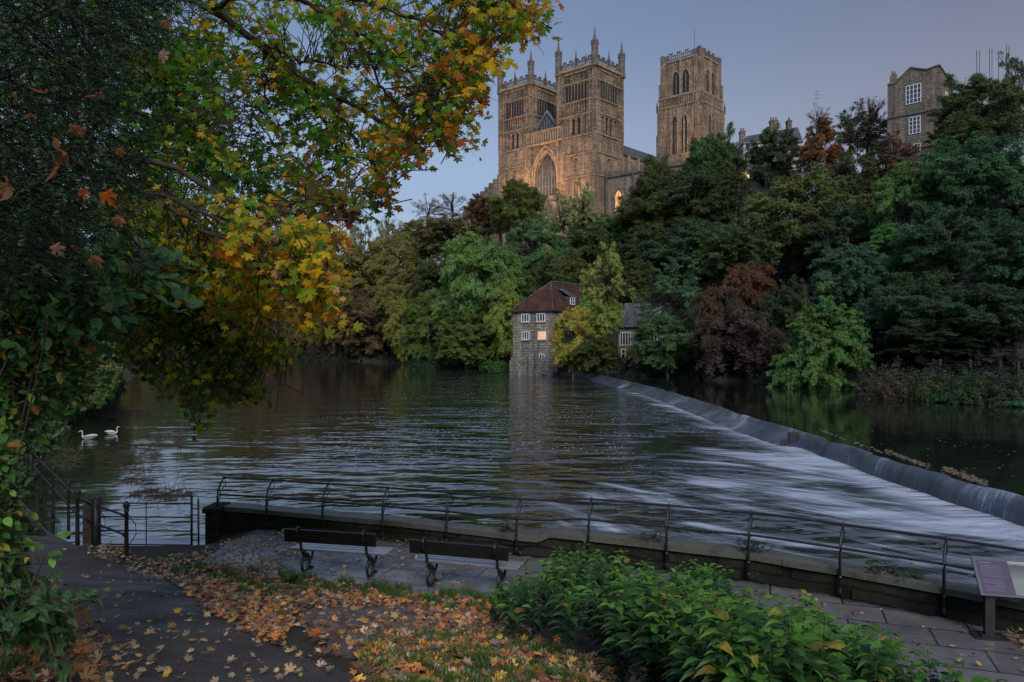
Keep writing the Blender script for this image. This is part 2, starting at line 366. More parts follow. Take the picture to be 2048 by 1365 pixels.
# water ---------------------------------------------------------------
def water_mat(name, lower):
    m, nt, b = mat(name); co = geoco(nt); L = nt.links
    def mapped(rot, sx, sy):
        m0 = setn(nt, 'ShaderNodeMapping'); m0.inputs['Rotation'].default_value = (0, 0, R(rot)); L.new(co, m0.inputs['Vector'])
        mp = setn(nt, 'ShaderNodeMapping'); mp.inputs['Scale'].default_value = (sx, sy, 1)
        L.new(m0.outputs[0], mp.inputs['Vector']); return mp.outputs[0]
    def maprange(v, a, b_, c=0, d=1):
        n = nt.nodes.new('ShaderNodeMapRange'); n.interpolation_type = 'SMOOTHSTEP'
        for i, x in enumerate((a, b_, c, d)): n.inputs[1 + i].default_value = x
        L.new(v, n.inputs[0]); return n.outputs[0]
    def mth(op, a, b_=None):
        n = setn(nt, 'ShaderNodeMath', operation=op)
        for i, x in enumerate((a, b_)):
            if x is None: continue
            if hasattr(x, 'links'): L.new(x, n.inputs[i])
            else: n.inputs[i].default_value = x
        return n.outputs[0]
    s = nt.nodes.new('ShaderNodeSeparateXYZ'); L.new(co, s.inputs[0])
    w1 = noise(nt, mapped(8, .5, 1.25), 1.0, 1, .4, .4).outputs['Fac']
    w2 = noise(nt, mapped(-14, 1.4, 3.4), 1.0, 1, .4, .3).outputs['Fac']
    w3 = noise(nt, mapped(0, .18, .42), 1.0, 2).outputs['Fac']
    h = mth('ADD', mth('MULTIPLY', w1, 1.0), mth('MULTIPLY', w2, .34))
    b.inputs['IOR'].default_value = 2.9 if lower else 1.45; b.inputs['Specular IOR Level'].default_value = .5
    if not lower:
        h = mth('ADD', mth('MULTIPLY', w3, 1.2), mth('MULTIPLY', w1, .05))
        b.inputs['Base Color'].default_value = (.010, .013, .010, 1); b.inputs['Roughness'].default_value = .07
        bump(nt, h, b, .35, .05); return m
    # calm pool by the gate, livelier water toward the weir
    calm = maprange(s.outputs[0], -13.0, 3.0)
    amp = mth('ADD', mth('MULTIPLY', calm, .92), .13)
    amp = mth('MULTIPLY', amp, maprange(w3, .34, .60, .3, 1.3))
    amp = mth('MULTIPLY', amp, maprange(s.outputs[1], 95, 20, .42, 1.0)); h = mth('MULTIPLY', h, amp)
    # foam: white along the foot of the weir, long streaks down the current
    xc = mth('SUBTRACT', 12.4, s.outputs[0])              # metres out from the weir foot
    near = maprange(s.outputs[1], 40.0, 17.0)             # foam runs farther out near the lower end
    reach = mth('ADD', 2.2, mth('MULTIPLY', near, 11.0))
    dens = mth('SUBTRACT', 1.0, mth('DIVIDE', xc, reach)); dens = maprange(dens, -.3, 1.05)
    st1 = noise(nt, mapped(0, .30, 4.6), 1.0, 5, .65, .2).outputs['Fac']
    st2 = noise(nt, mapped(46, .34, 2.2), 1.0, 6, .66, .7).outputs['Fac']
    pat = noise(nt, mapped(40, .14, .42), 1.0, 4, .6, 1.0).outputs['Fac']
    sel = maprange(s.outputs[1], 34.0, 25.0)
    stm = nt.nodes.new('ShaderNodeMix'); L.new(sel, stm.inputs[0]); L.new(st1, stm.inputs[2]); L.new(st2, stm.inputs[3])
    k = mth('ADD', stm.outputs[0], mth('MULTIPLY', mth('SUBTRACT', pat, .5), 2.6))
    k = mth('ADD', k, mth('MULTIPLY', dens, .43))
    foam_glint = mth('MULTIPLY', mth('MULTIPLY', maprange(k, .66, 1.22), maprange(dens, .02, .30)), .8)
    xj = mth('ADD', xc, mth('MULTIPLY', mth('SUBTRACT', st1, .5), 3.5))
    foam_glint = mth('MAXIMUM', foam_glint, mth('MULTIPLY', maprange(xj, 1.7, .2), mth('MULTIPLY', maprange(st1, .30, .58), .95)))
    # glints of the choppy water, painted into the colour as pale flecks
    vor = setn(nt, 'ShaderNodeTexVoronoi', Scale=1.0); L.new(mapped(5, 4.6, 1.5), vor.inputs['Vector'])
    glint = mth('MULTIPLY', maprange(vor.outputs['Distance'], .34, .16), maprange(mth('ADD', w3, mth('MULTIPLY', w1, .5)), .66, .84))
    glint = mth('MULTIPLY', glint, maprange(s.outputs[1], 22, 34)); glint = mth('MULTIPLY', glint, maprange(s.outputs[0], -16, -5)); glint = mth('MULTIPLY', glint, .45)
    foam_glint = mth('MAXIMUM', foam_glint, glint)
    colr = mixc(nt, foam_glint, (.016, .019, .016), (.46, .53, .68)); L.new(colr, b.inputs['Base Color'])
    L.new(mth('ADD', .06, mth('MULTIPLY', foam_glint, .55)), b.inputs['Roughness'])
    h = mth('ADD', h, mth('MULTIPLY', foam_glint, .25))
    bump(nt, h, b, 1.0, .19)
    return m
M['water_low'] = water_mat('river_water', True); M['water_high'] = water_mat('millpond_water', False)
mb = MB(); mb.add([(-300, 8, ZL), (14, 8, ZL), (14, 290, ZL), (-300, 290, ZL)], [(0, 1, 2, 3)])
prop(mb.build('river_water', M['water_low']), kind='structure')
mb = MB(); n = len(CREST)
for i in range(n - 1):
    (x0, y0), (x1, y1) = CREST[i], CREST[i + 1]
    mb.add([(x0 + .03, y0, ZU), (150, y0, ZU), (150, y1, ZU), (x1 + .03, y1, ZU)], [(0, 1, 2, 3)])
prop(mb.build('millpond_water', M['water_high']), kind='structure')

# weir -----------------------------------------------------------------
def build_weir():
    wet_block = simple('wet_dark_block', (.022, .023, .025), .4, .3, 4)
    m, nt, b = mat('falling_water'); co = geoco(nt)
    mp = setn(nt, 'ShaderNodeMapping'); mp.inputs['Scale'].default_value = (.4, 3.4, .3); nt.links.new(co, mp.inputs['Vector'])
    n1 = noise(nt, mp.outputs[0], 1.0, 8, .82, .2)
    mp2 = setn(nt, 'ShaderNodeMapping'); mp2.inputs['Scale'].default_value = (.2, .35, .8); nt.links.new(co, mp2.inputs['Vector'])
    n2 = noise(nt, mp2.outputs[0], 1.0, 3)
    ad = setn(nt, 'ShaderNodeMath', operation='ADD'); nt.links.new(n1.outputs['Fac'], ad.inputs[0]); nt.links.new(n2.outputs['Fac'], ad.inputs[1])
    r = ramp(nt, [(.40, (.018, .021, .026)), (.55, (.085, .10, .13)), (.66, (.42, .48, .6))], 'LINEAR')
    hv = setn(nt, 'ShaderNodeMath', operation='MULTIPLY'); hv.inputs[1].default_value = .5; nt.links.new(ad.outputs[0], hv.inputs[0])
    nt.links.new(hv.outputs[0], r.inputs[0]); nt.links.new(r.outputs[0], b.inputs['Base Color']); b.inputs['Roughness'].default_value = .32
    b.inputs['Specular IOR Level'].default_value = .7
    bump(nt, n1.outputs['Fac'], b, .5, .06)
    t = np.linspace(0, 1, 240); seg = np.r_[0, np.cumsum(np.hypot(*np.diff(CREST, axis=0).T))]; L_ = t * seg[-1]
    cx = np.interp(L_, seg, CREST[:, 0]); cy = np.interp(L_, seg, CREST[:, 1])
    for _ in range(6):
        cx[1:-1] = (cx[:-2] + 2 * cx[1:-1] + cx[2:]) / 4
    root = empty('weir', (13, 40, 0), 0, 'long grey stone weir with thin sheets of water sliding over its sloping face', 'weir')
    rr_ = np.random.RandomState(3); j = np.convolve(rr_.normal(0, .075, len(t) + 2), [.3, .4, .3], 'valid')
    def prof(y, jj):
        far = sm((y - 33.2) / 1.6)
        P1 = [(.35, ZU - .05), (.12, ZU + .012), (-.02, ZU + .02), (-.13, ZU - .07), (-.22, ZU - .26), (-.28, ZU - .5), (-.32, ZL - .1), (-.34, ZL - .4)]
        P2 = [(.35, ZU - .05), (.12, ZU + .012), (-.02, ZU + .02), (-.12, ZU - .09), (-.20, ZU - .24), (-.42, ZU - .33), (-1.15, ZL - .02), (-1.25, ZL - .4)]
        return [((a[0] * (1 - far) + c[0] * far) + jj * (i > 2), a[1] * (1 - far) + c[1] * far + (jj * .35 if 0 < i < 4 else 0)) for i, (a, c) in enumerate(zip(P1, P2))]
    V = []; K = 8
    for i in range(len(t)):
        for (dx, z) in prof(cy[i], j[i]): V.append((cx[i] + dx - 13, cy[i] - 40, z))
    Fc = [(i * K + k, i * K + k + 1, (i + 1) * K + k + 1, (i + 1) * K + k) for i in range(len(t) - 1) for k in range(K - 1)]
    link('spillway_face', np_mesh('spillway_face', V, Fc, m, smooth=True), root)
    # stone blocks that break the sheet
    for (px_, ln, h) in ((1600, .16, -.02), (1278, .3, .0)):
        Yb = np.interp(px_, [1273, 1600, 1790, 2048], [73, 34, 26, 19.6]); xb = np.interp(Yb, CREST[:, 1], CREST[:, 0])
        mb = MB(); mb.box(xb - .56 - 13, xb - .02 - 13, Yb - ln / 2 - 40, Yb + ln / 2 - 40, ZL - .3, ZU + h); mb.box(xb - .9 - 13, xb - .6 - 13, Yb - ln / 2 - 40, Yb + ln / 2 - 40.1, ZL - .3, ZL + .25)
        mb.build('stone_block', wet_block, root)
build_weir()
# ------------------------------------------------------------------ cathedral
def frame(o, u, n):
    o = np.array(o, float); u = np.array(u, float); n = np.array(n, float)
    return lambda a, z, d=0: o + u * a + n * d + np.array([0, 0, z])
def arch_pts(c, r, zs, pointed, K=6):
    if not pointed: return [(c + r * math.cos(math.pi * i / K), zs + r * math.sin(math.pi * i / K)) for i in range(K + 1)]
    out = []; Rr = 2 * r
    for i in range(K // 2 + 1):
        a = (math.pi / 3) * i / (K // 2); out.append((c - r + Rr * math.cos(a), zs + Rr * math.sin(a)))
    return out + [(2 * c - x, z) for (x, z) in out[-2::-1]]
def arcade(mb, fr, u0, u1, z0, z1, n, depth=.4, pier=.3, pointed=False, sill=0.0, m=0, rim=0):
    """n arched bays cut in a screen that stands depth in front of the wall behind"""
    b = (u1 - u0) / n
    for i in range(n):
        a = u0 + i * b; c = a + b / 2; r = b * (1 - pier) / 2
        rise = r * (1.732 if pointed else 1.0); zs = z1 - .12 * b - .1 - rise; zb = z0 + sill
        A = arch_pts(c, r, zs, pointed)          # right to left
        q = []; fs = []
        def quad(*p):
            k = len(q); q.extend(p); fs.append((k, k + 1, k + 2, k + 3))
        quad(fr(a, zb, depth), fr(c - r, zb, depth), fr(c - r, zs, depth), fr(a, zs, depth))
        quad(fr(c + r, zb, depth), fr(a + b, zb, depth), fr(a + b, zs, depth), fr(c + r, zs, depth))
        quad(fr(a, zs, depth), fr(c - r, zs, depth), fr(c - r, z1, depth), fr(a, z1, depth))
        quad(fr(c + r, zs, depth), fr(a + b, zs, depth), fr(a + b, z1, depth), fr(c + r, z1, depth))
        for (p, s) in zip(A[:-1], A[1:]):
            quad(fr(s[0], s[1], depth), fr(p[0], p[1], depth), fr(p[0], z1, depth), fr(s[0], z1, depth))
            quad(fr(p[0], p[1], depth), fr(s[0], s[1], depth), fr(s[0], s[1], 0), fr(p[0], p[1], 0))
        quad(fr(c - r, zb, depth), fr(c - r, zb, 0), fr(c - r, zs, 0), fr(c - r, zs, depth))
        quad(fr(c + r, zb, 0), fr(c + r, zb, depth), fr(c + r, zs, depth), fr(c + r, zs, 0))
        if sill: mb.frbox(fr, a, a + b, z0, zb, 0, depth, m)
        mb.add(q, fs, m)
        if rim:                                    # raised moulding round the arch
            A2 = arch_pts(c, r * 1.0, zs, pointed, 8); A3 = arch_pts(c, r + rim, zs, pointed, 8)
            q = []; fs = []
            for k in range(len(A2) - 1):
                p, s, p3, s3 = A2[k], A2[k + 1], A3[k], A3[k + 1]
                quad(fr(p[0], p[1], depth + .12), fr(p3[0], p3[1], depth + .12), fr(s3[0], s3[1], depth + .12), fr(s[0], s[1], depth + .12))
                quad(fr(p3[0], p3[1], depth), fr(s3[0], s3[1], depth), fr(s3[0], s3[1], depth + .12), fr(p3[0], p3[1], depth + .12))
                quad(fr(p[0], p[1], depth), fr(p[0], p[1], depth + .12), fr(s[0], s[1], depth + .12), fr(s[0], s[1], depth))
            mb.add(q, fs, 1)
def parapet(mb, fr, u0, u1, z, m=1, step=2.05):
    """pierced and battlemented parapet, sky shows through"""
    mb.frbox(fr, u0, u1, z, z + .35, -.05, .25, m)
    n = max(1, round((u1 - u0) / step)); w = (u1 - u0) / n
    for i in range(n):
        a = u0 + i * w
        mb.frbox(fr, a, a + w, z + .85, z + 1.0, .0, .2, m)
        for k in range(4):                        # diagonal tracery bars under the string
            x = a + w * k / 4; q = [fr(x, z + .35, .05), fr(x + .13, z + .35, .05), fr(x + w / 4, z + .85, .05), fr(x + w / 4 - .13, z + .85, .05)]
            mb.add(q + [p + (fr(0, 0, .17) - fr(0, 0, .05)) for p in q], [(0, 1, 2, 3), (4, 5, 6, 7), (1, 2, 6, 5), (0, 3, 7, 4)], m)
        mb.frbox(fr, a + w * .02, a + w * .52, z + 1.95, z + 2.15, -.05, .26, m)      # merlon cap
        for x in (.02, .18, .36, .46): mb.frbox(fr, a + w * x, a + w * x + .13, z + 1.0, z + 1.95, .02, .18, m)
        mb.frbox(fr, a + w * .52, a + w, z + 1.35, z + 1.5, -.03, .24, m)             # low part
        for x in (.66, .84): mb.frbox(fr, a + w * x, a + w * x + .12, z + 1.0, z + 1.35, .02, .18, m)
def pinnacle_mesh(big):
    mb = MB()
    if big:
        mb.lathe((0, 0, 0), [(1.02, -.8), (1.02, .2), (.9, .4), (.9, 4.4), (1.03, 4.6), (1.03, 4.8), (.72, 4.9)], 8)
        for i in range(8):
            a = math.pi * 2 * i / 8; c = (.86 * math.cos(a), .86 * math.sin(a), 4.4); mb.lathe(c, [(.11, 0), (.11, .9), (.16, 1.0), (.02, 1.6)], 4)
        zz, r = 4.8, .62
        mb.lathe((0, 0, zz), [(.6, 0), (.36, 1.6), (.10, 3.6), (.17, 3.75), (.03, 4.1)], 8)
        for k in range(5): mb.lathe((0, 0, zz + .45 + k * .64), [(.40 - k * .065, 0), (.62 - k * .088, .12), (.34 - k * .06, .24)], 4, rot=.4 * (k % 2))
    else:
        mb.lathe((0, 0, 0), [(.42, -.4), (.42, 1.9), (.52, 2.0), (.32, 2.1), (.05, 4.3), (.13, 4.4), (.02, 4.7)], 4)
        for k in range(3): mb.lathe((0, 0, 2.3 + k * .6), [(.22 - k * .04, 0), (.42 - k * .09, .1), (.2 - k * .04, .2)], 4, rot=.78)
    return mb.mesh('pinnacle', M['stone_dark'])

CA = empty('cathedral', (21, 190, 31), R(48), 'great stone cathedral with two pinnacled west towers and a taller square crossing tower', 'cathedral')
pin_b, pin_s = pinnacle_mesh(True), pinnacle_mesh(False)
TH = 43.6
def west_tower(x0, y0, wx, wy):
    t = 0.45; mb = MB()   # mats: stone, trim, void, louvre
    mb.box(x0 + t, x0 + wx - t, y0 + t, y0 + wy - t, -4, TH + .6, 0)
    faces = [(frame((x0, y0, 0), (0, 1, 0), (-1, 0, 0)), wy), (frame((x0, y0, 0), (1, 0, 0), (0, -1, 0)), wx),
             (frame((x0, y0 + wy, 0), (1, 0, 0), (0, 1, 0)), wx), (frame((x0 + wx, y0, 0), (0, 1, 0), (1, 0, 0)), wy)]
    for k, (f0, W) in enumerate(faces):
        fr = (lambda f: (lambda u, z, d=0: f(u, z, d - t)))(f0); c0, c1 = 2.5, W - 2.5
        back = lambda u0, u1, z0, z1, m: mb.frbox(fr, u0, u1, z0, z1, -.1, .03, m)
        # lower plain stages
        mb.frbox(fr, c0, c1, -4, 8, 0, t, 0)
        for (za, zb, n, pr) in ((8, 15.4, 1, .62), (16, 21.4, 1, .74)):
            mb.frbox(fr, c0, c0 + 1.6, za, zb, 0, t, 0); mb.frbox(fr, c1 - 1.6, c1, za, zb, 0, t, 0)
            arcade(mb, fr, c0 + 1.6, c1 - 1.6, za + 1.2, zb, 1, t, pr, rim=.28); mb.frbox(fr, c0 + 1.6, c1 - 1.6, za, za + 1.2, 0, t, 0)
        mb.frbox(fr, c0, c1, 15.4, 16, 0, t, 0); mb.frbox(fr, c0, c1, 21.4, 21.8, 0, t, 0); mb.frbox(fr, c0, c1, 21.8, 26.4, 0, t, 0)
        # stage with two open lancets
        w = (c1 - c0) / 4
        arcade(mb, fr, c0, c1, 26.4, 31.6, 4, t, .36, rim=.12, sill=.4)
        for q in (1, 2): back(c0 + q * w + .1, c0 + (q + 1) * w - .1, 26.8, 31, 2)
        arcade(mb, fr, c0, c1, 31.8, 35.2, 8, t, .36, sill=.25)
        # belfry
        mb.frbox(fr, c0, c1, 35.5, 39.7, -.1, .27, 2)
        arcade(mb, fr, c0, c1, 35.4, 40.0, 7, t, .13, sill=.2)
        arcade(mb, fr, c0, c1, 40.2, 43.0, 11, t, .34, sill=.2); mb.frbox(fr, c0, c1, 43.0, TH + .3, 0, t, 1)
        for q in range(22): mb.frbox(fr, c0 + (c1 - c0) * q / 22, c0 + (c1 - c0) * (q + .5) / 22, 42.6, 42.95, t, t + .22, 1)
        # clasping corner strips, set 0.35 proud
        for (a, b) in ((-.3, c0), (c1, W + .3)):
            fq = (lambda f: (lambda u, z, d=0: f(u, z, d - .1)))(f0)
            mb.frbox(f0, a, b, -4, 26.2, -.6, .12, 0)
            for (za, zb, n) in ((26.4, 31.6, 3), (31.8, 35.2, 3), (35.4, 40.0, 3), (40.2, 43.2, 3)):
                arcade(mb, fq, a, b, za, zb, n, .3, .34, sill=.2); mb.frbox(f0, a + .01, b - .01, za - .2, zb + .3, -.6, -.09, 0)
        for z in (15.6, 21.5, 26.2, 31.6, 35.2, 40.0): mb.frbox(f0, -.35, W + .35, z, z + .24, -.3, .27, 1)
        mb.frbox(f0, -.5, W + .5, TH - .1, TH + .55, -.5, .45, 1)
    tower = mb.build('tower', [M['stone'], M['stone_trim'], M['void'], M['louvre']], CA)
    pb = MB()
    for (f0, W) in faces: parapet(pb, f0, 1.0, W - 1.0, TH + .5, 0)
    pb.build('parapet', [M['stone_dark']], tower)
    for (a, b) in ((.15, .15), (wx - .15, .15), (.15, wy - .15), (wx - .15, wy - .15)): link('pinnacle', pin_b, tower, (x0 + a, y0 + b, TH + .4))
    for (a, b) in ((wx / 2, 0), (0, wy / 2), (wx / 2, wy), (wx, wy / 2)): link('pinnacle', pin_s, tower, (x0 + a, y0 + b, TH + .5))
west_tower(0, 0, 12.5, 12); west_tower(0, 21.3, 12.5, 11.7)

def facade():
    mb = MB(); fr = frame((0.25, 12, 0), (0, 1, 0), (-1, 0, 0)); W = 9.3; c = 4.4; r = 3.75; zs = 17.6
    # wall with the great window cut through it
    f1 = lambda u, z, d=0: fr(u, z, d)
    A = arch_pts(c, r, zs, True, 12); q = []; fs = []
    def quad(*p):
        k = len(q); q.extend(p); fs.append((k, k + 1, k + 2, k + 3))
    top = 26.4
    quad(f1(-.2, -3, 0), f1(c - r, -3, 0), f1(c - r, zs, 0), f1(-.2, zs, 0)); quad(f1(c + r, -3, 0), f1(W + .2, -3, 0), f1(W + .2, zs, 0), f1(c + r, zs, 0))
    quad(f1(c - r, -3, 0), f1(c + r, -3, 0), f1(c + r, 12.2, 0), f1(c - r, 12.2, 0))
    quad(f1(-.2, zs, 0), f1(c - r, zs, 0), f1(c - r, top, 0), f1(-.2, top, 0)); quad(f1(c + r, zs, 0), f1(W + .2, zs, 0), f1(W + .2, top, 0), f1(c + r, top, 0))
    for (p, s) in zip(A[:-1], A[1:]):
        quad(f1(s[0], s[1], 0), f1(*p, 0), f1(p[0], top, 0), f1(s[0], top, 0)); quad(f1(*p, 0), f1(*s, 0), f1(s[0] * .93 + c * .07, s[1] - .15, -.9), f1(p[0] * .93 + c * .07, p[1] - .15, -.9))
    quad(f1(c - r, 12.2, 0), f1(c - r, zs, 0), f1(c - r * .93, zs, -.9), f1(c - r * .93, 12.2, -.9)); quad(f1(c + r, 12.2, 0), f1(c + r, zs, 0), f1(c + r * .93, zs, -.9), f1(c + r * .93, 12.2, -.9))
    quad(f1(c - r, 12.2, 0), f1(c + r, 12.2, 0), f1(c + r, 12.4, -.9), f1(c - r, 12.4, -.9))
    mb.add(q, fs, 0)
    for (rr0, rr1, d) in ((r, r + .3, .1), (r + .75, r + 1.1, .22)):
        A2 = arch_pts(c, rr0, zs, True, 12); A3 = arch_pts(c, rr1, zs, True, 12); q = []; fs = []
        for k in range(12):
            p, s, p3, s3 = A2[k], A2[k + 1], A3[k], A3[k + 1]
            quad(f1(*p, d), f1(*p3, d), f1(*s3, d), f1(*s, d)); quad(f1(*p3, 0), f1(*s3, 0), f1(*s3, d), f1(*p3, d)); quad(f1(*p, 0), f1(*p, d), f1(*s, d), f1(*s, 0))
        mb.add(q, fs, 1)
        for sg in (-1, 1):
            a, b = sorted((c + sg * rr0, c + sg * rr1)); mb.frbox(fr, a, b, 10, zs, 0, d, 1)
    for a in (-2.3, W + 1.6): mb.frbox(fr, a, a + .7, -3, 26.3, -.2, .62, 1); mb.frbox(fr, a + .18, a + .52, -3, 26.3, .55, .8, 0)
    # gallery arcade across the front
    mb.frbox(fr, -1.9, W + 2.1, 26.2, 26.6, -.3, .75, 1); mb.frbox(fr, -1.9, W + 2.1, 26.6, 29.6, -.5, .2, 0)
    arcade(mb, lambda u, z, d=0: fr(u, z, d + .2), -1.9, W + 2.1, 26.6, 29.6, 16, .38, .34, m=1); mb.frbox(fr, -1.95, W + 2.15, 29.6, 29.95, -.5, .72, 1)
    # gable behind
    g = frame((1.3, 12, 0), (0, 1, 0), (-1, 0, 0)); gc = W / 2
    mb.add([g(-.1, 26, 0), g(W + .1, 26, 0), g(W + .1, 29.6, 0), g(gc, 35.2, 0), g(-.1, 29.6, 0)], [(0, 1, 2, 3, 4)], 4)
    for k in range(9):
        u = gc + (k - 4) * .92; h = 34.6 - abs(k - 4) * 1.42
        mb.frbox(g, u - .1, u + .1, 27, h - .3, 0, .22, 3)
    for s in (-1, 1):
        q = [g(gc, 35.6, .4), g(gc + s * (W / 2 + .5), 29.0, .4), g(gc + s * (W / 2 + .5), 28.5, .4), g(gc, 34.9, .4)]
        mb.add(q + [p + (g(0, 0, -.3) - g(0, 0, .4)) for p in q], [(0, 1, 2, 3), (4, 5, 6, 7), (0, 1, 5, 4), (3, 2, 6, 7)], 3)
    mb.build('west_front', [M['stone'], M['stone_trim'], M['void'], M['lead'], M['louvre']], CA)
    # window
    gl = MB(); B_ = [fr(c + r, 12.2, -.85), fr(c - r, 12.2, -.85)]; A = arch_pts(c, r, zs, True, 12)
    gl.add(B_[::-1] + [fr(*p, -.85) for p in A], [tuple(range(len(A) + 2))], 0)
    win = gl.build('window', [M['leadglass']], CA)
    tr = MB()
    f2 = lambda u, z, d=0: fr(u, z, d - .85)
    for k in range(1, 7):
        u = c - r + 2 * r * k / 7; x = abs(u - c); htop = zs + math.sqrt(max(0, (2 * r) ** 2 - (r + x) ** 2)) * .97
        tr.frbox(f2, u - .09, u + .09, 12.2, (zs + .2 if k not in (2, 5) else htop), 0, .22)
    for z in (14.9, ): tr.frbox(f2, c - r, c + r, z, z + .16, 0, .15)
    for k in range(7):
        u = c - r + 2 * r * (k + .5) / 7; rr0 = r / 7 - .05
        pts = arch_pts(u, rr0, zs - .4, True, 6); tr.tube([f2(*p, .1) for p in pts], .07, 4)
    for (cu, cz, rr0) in ((c, zs + 3.6, 1.15), (c - 1.5, zs + 1.7, .9), (c + 1.5, zs + 1.7, .9), (c, zs + 1.3, .75), (c - 2.5, zs + .7, .45), (c + 2.5, zs + .7, .45)):
        tr.tube([f2(cu + rr0 * math.cos(a), cz + rr0 * math.sin(a), .1) for a in np.linspace(0, 2 * math.pi, 13)], .07, 4)
        for a in np.linspace(0, math.pi, 4)[:-1]: tr.tube([f2(cu + rr0 * math.cos(a + .3), cz + rr0 * math.sin(a + .3), .1), f2(cu - rr0 * math.cos(a + .3), cz - rr0 * math.sin(a + .3), .1)], .05, 4)
    tr.build('tracery', M['tracery'], win)
facade()

def nave_and_rest():
    mb = MB(); mb.box(12.0, 70, 9.5, 23.5, -2, 27.2, 0); mb.box(12.2, 68, 3.2, 29.8, -2, 17, 0)
    for x in range(14, 68, 5): mb.box(x, x + 1.0, 8.9, 9.6, 17, 27.4, 1); mb.box(x, x + 1.2, 2.5, 3.3, -2, 17.5, 1)
    fr = frame((12.4, 9.5, 0), (1, 0, 0), (0, -1, 0))
    arcade(mb, fr, .6, 50, 19, 26.6, 10, .35, .6); mb.frbox(fr, 0, 56, 27.0, 27.5, -.2, .5, 1)
    nv = mb.build('nave', [M['stone'], M['stone_trim']], CA)
    rf = MB(); rf.add([(12.0, 8.8, 27.3), (70, 8.8, 27.3), (70, 16.5, 33.2), (12.0, 16.5, 33.2), (12.0, 24.2, 27.3), (70, 24.2, 27.3)], [(0, 1, 2, 3), (3, 2, 5, 4), (0, 3, 4), (1, 5, 2)])
    rf.add([(12.3, 2.6, 17.2), (68, 2.6, 17.2), (68, 9.6, 20.5), (12.3, 9.6, 20.5)], [(0, 1, 2, 3)])
    rf.build('roof', M['slate'], nv)
    tp = MB(); tp.box(73, 86, -6, 39, -2, 27, 0); tp.add([(72.6, -6.4, 26.9), (86.4, -6.4, 26.9), (79.5, -6.4, 32.5), (72.6, 39, 26.9), (86.4, 39, 26.9), (79.5, 39, 32.5)], [(0, 1, 2), (0, 2, 5, 3), (1, 4, 5, 2), (3, 5, 4)], 1)
    tp.build('transept', [M['stone'], M['slate']], CA)
    # west chapel below the great window
    ch = MB(); ch.box(-13, -.1, 8.5, 25.5, -6, 9.0, 0); fr = frame((-13, 8.5, 0), (0, 1, 0), (-1, 0, 0))
    arcade(ch, fr, .3, 16.7, -3, 7.6, 5, .4, .5, True, rim=.2); ch.frbox(fr, -.3, 17.3, 7.6, 8.3, -.2, .55, 1); ch.frbox(fr, -.3, 17.3, 9, 9.5, -.3, .6, 1)
    for k in range(5): ch.frbox(fr, .3 + k * 3.28 + .9, .3 + (k + 1) * 3.28 - .9, -3, 6.3, -.05, .05, 2); ch.frbox(fr, .15 + k * 3.28, .75 + k * 3.28, -6, 8.6, .3, 1.0, 1)
    for k in range(8): ch.frbox(fr, k * 2.15, k * 2.15 + 1.3, 9.5, 10.1, -.3, .1, 1)
    ch.build('chapel', [M['stone'], M['stone_trim'], M['leadglass']], CA)
nave_and_rest()

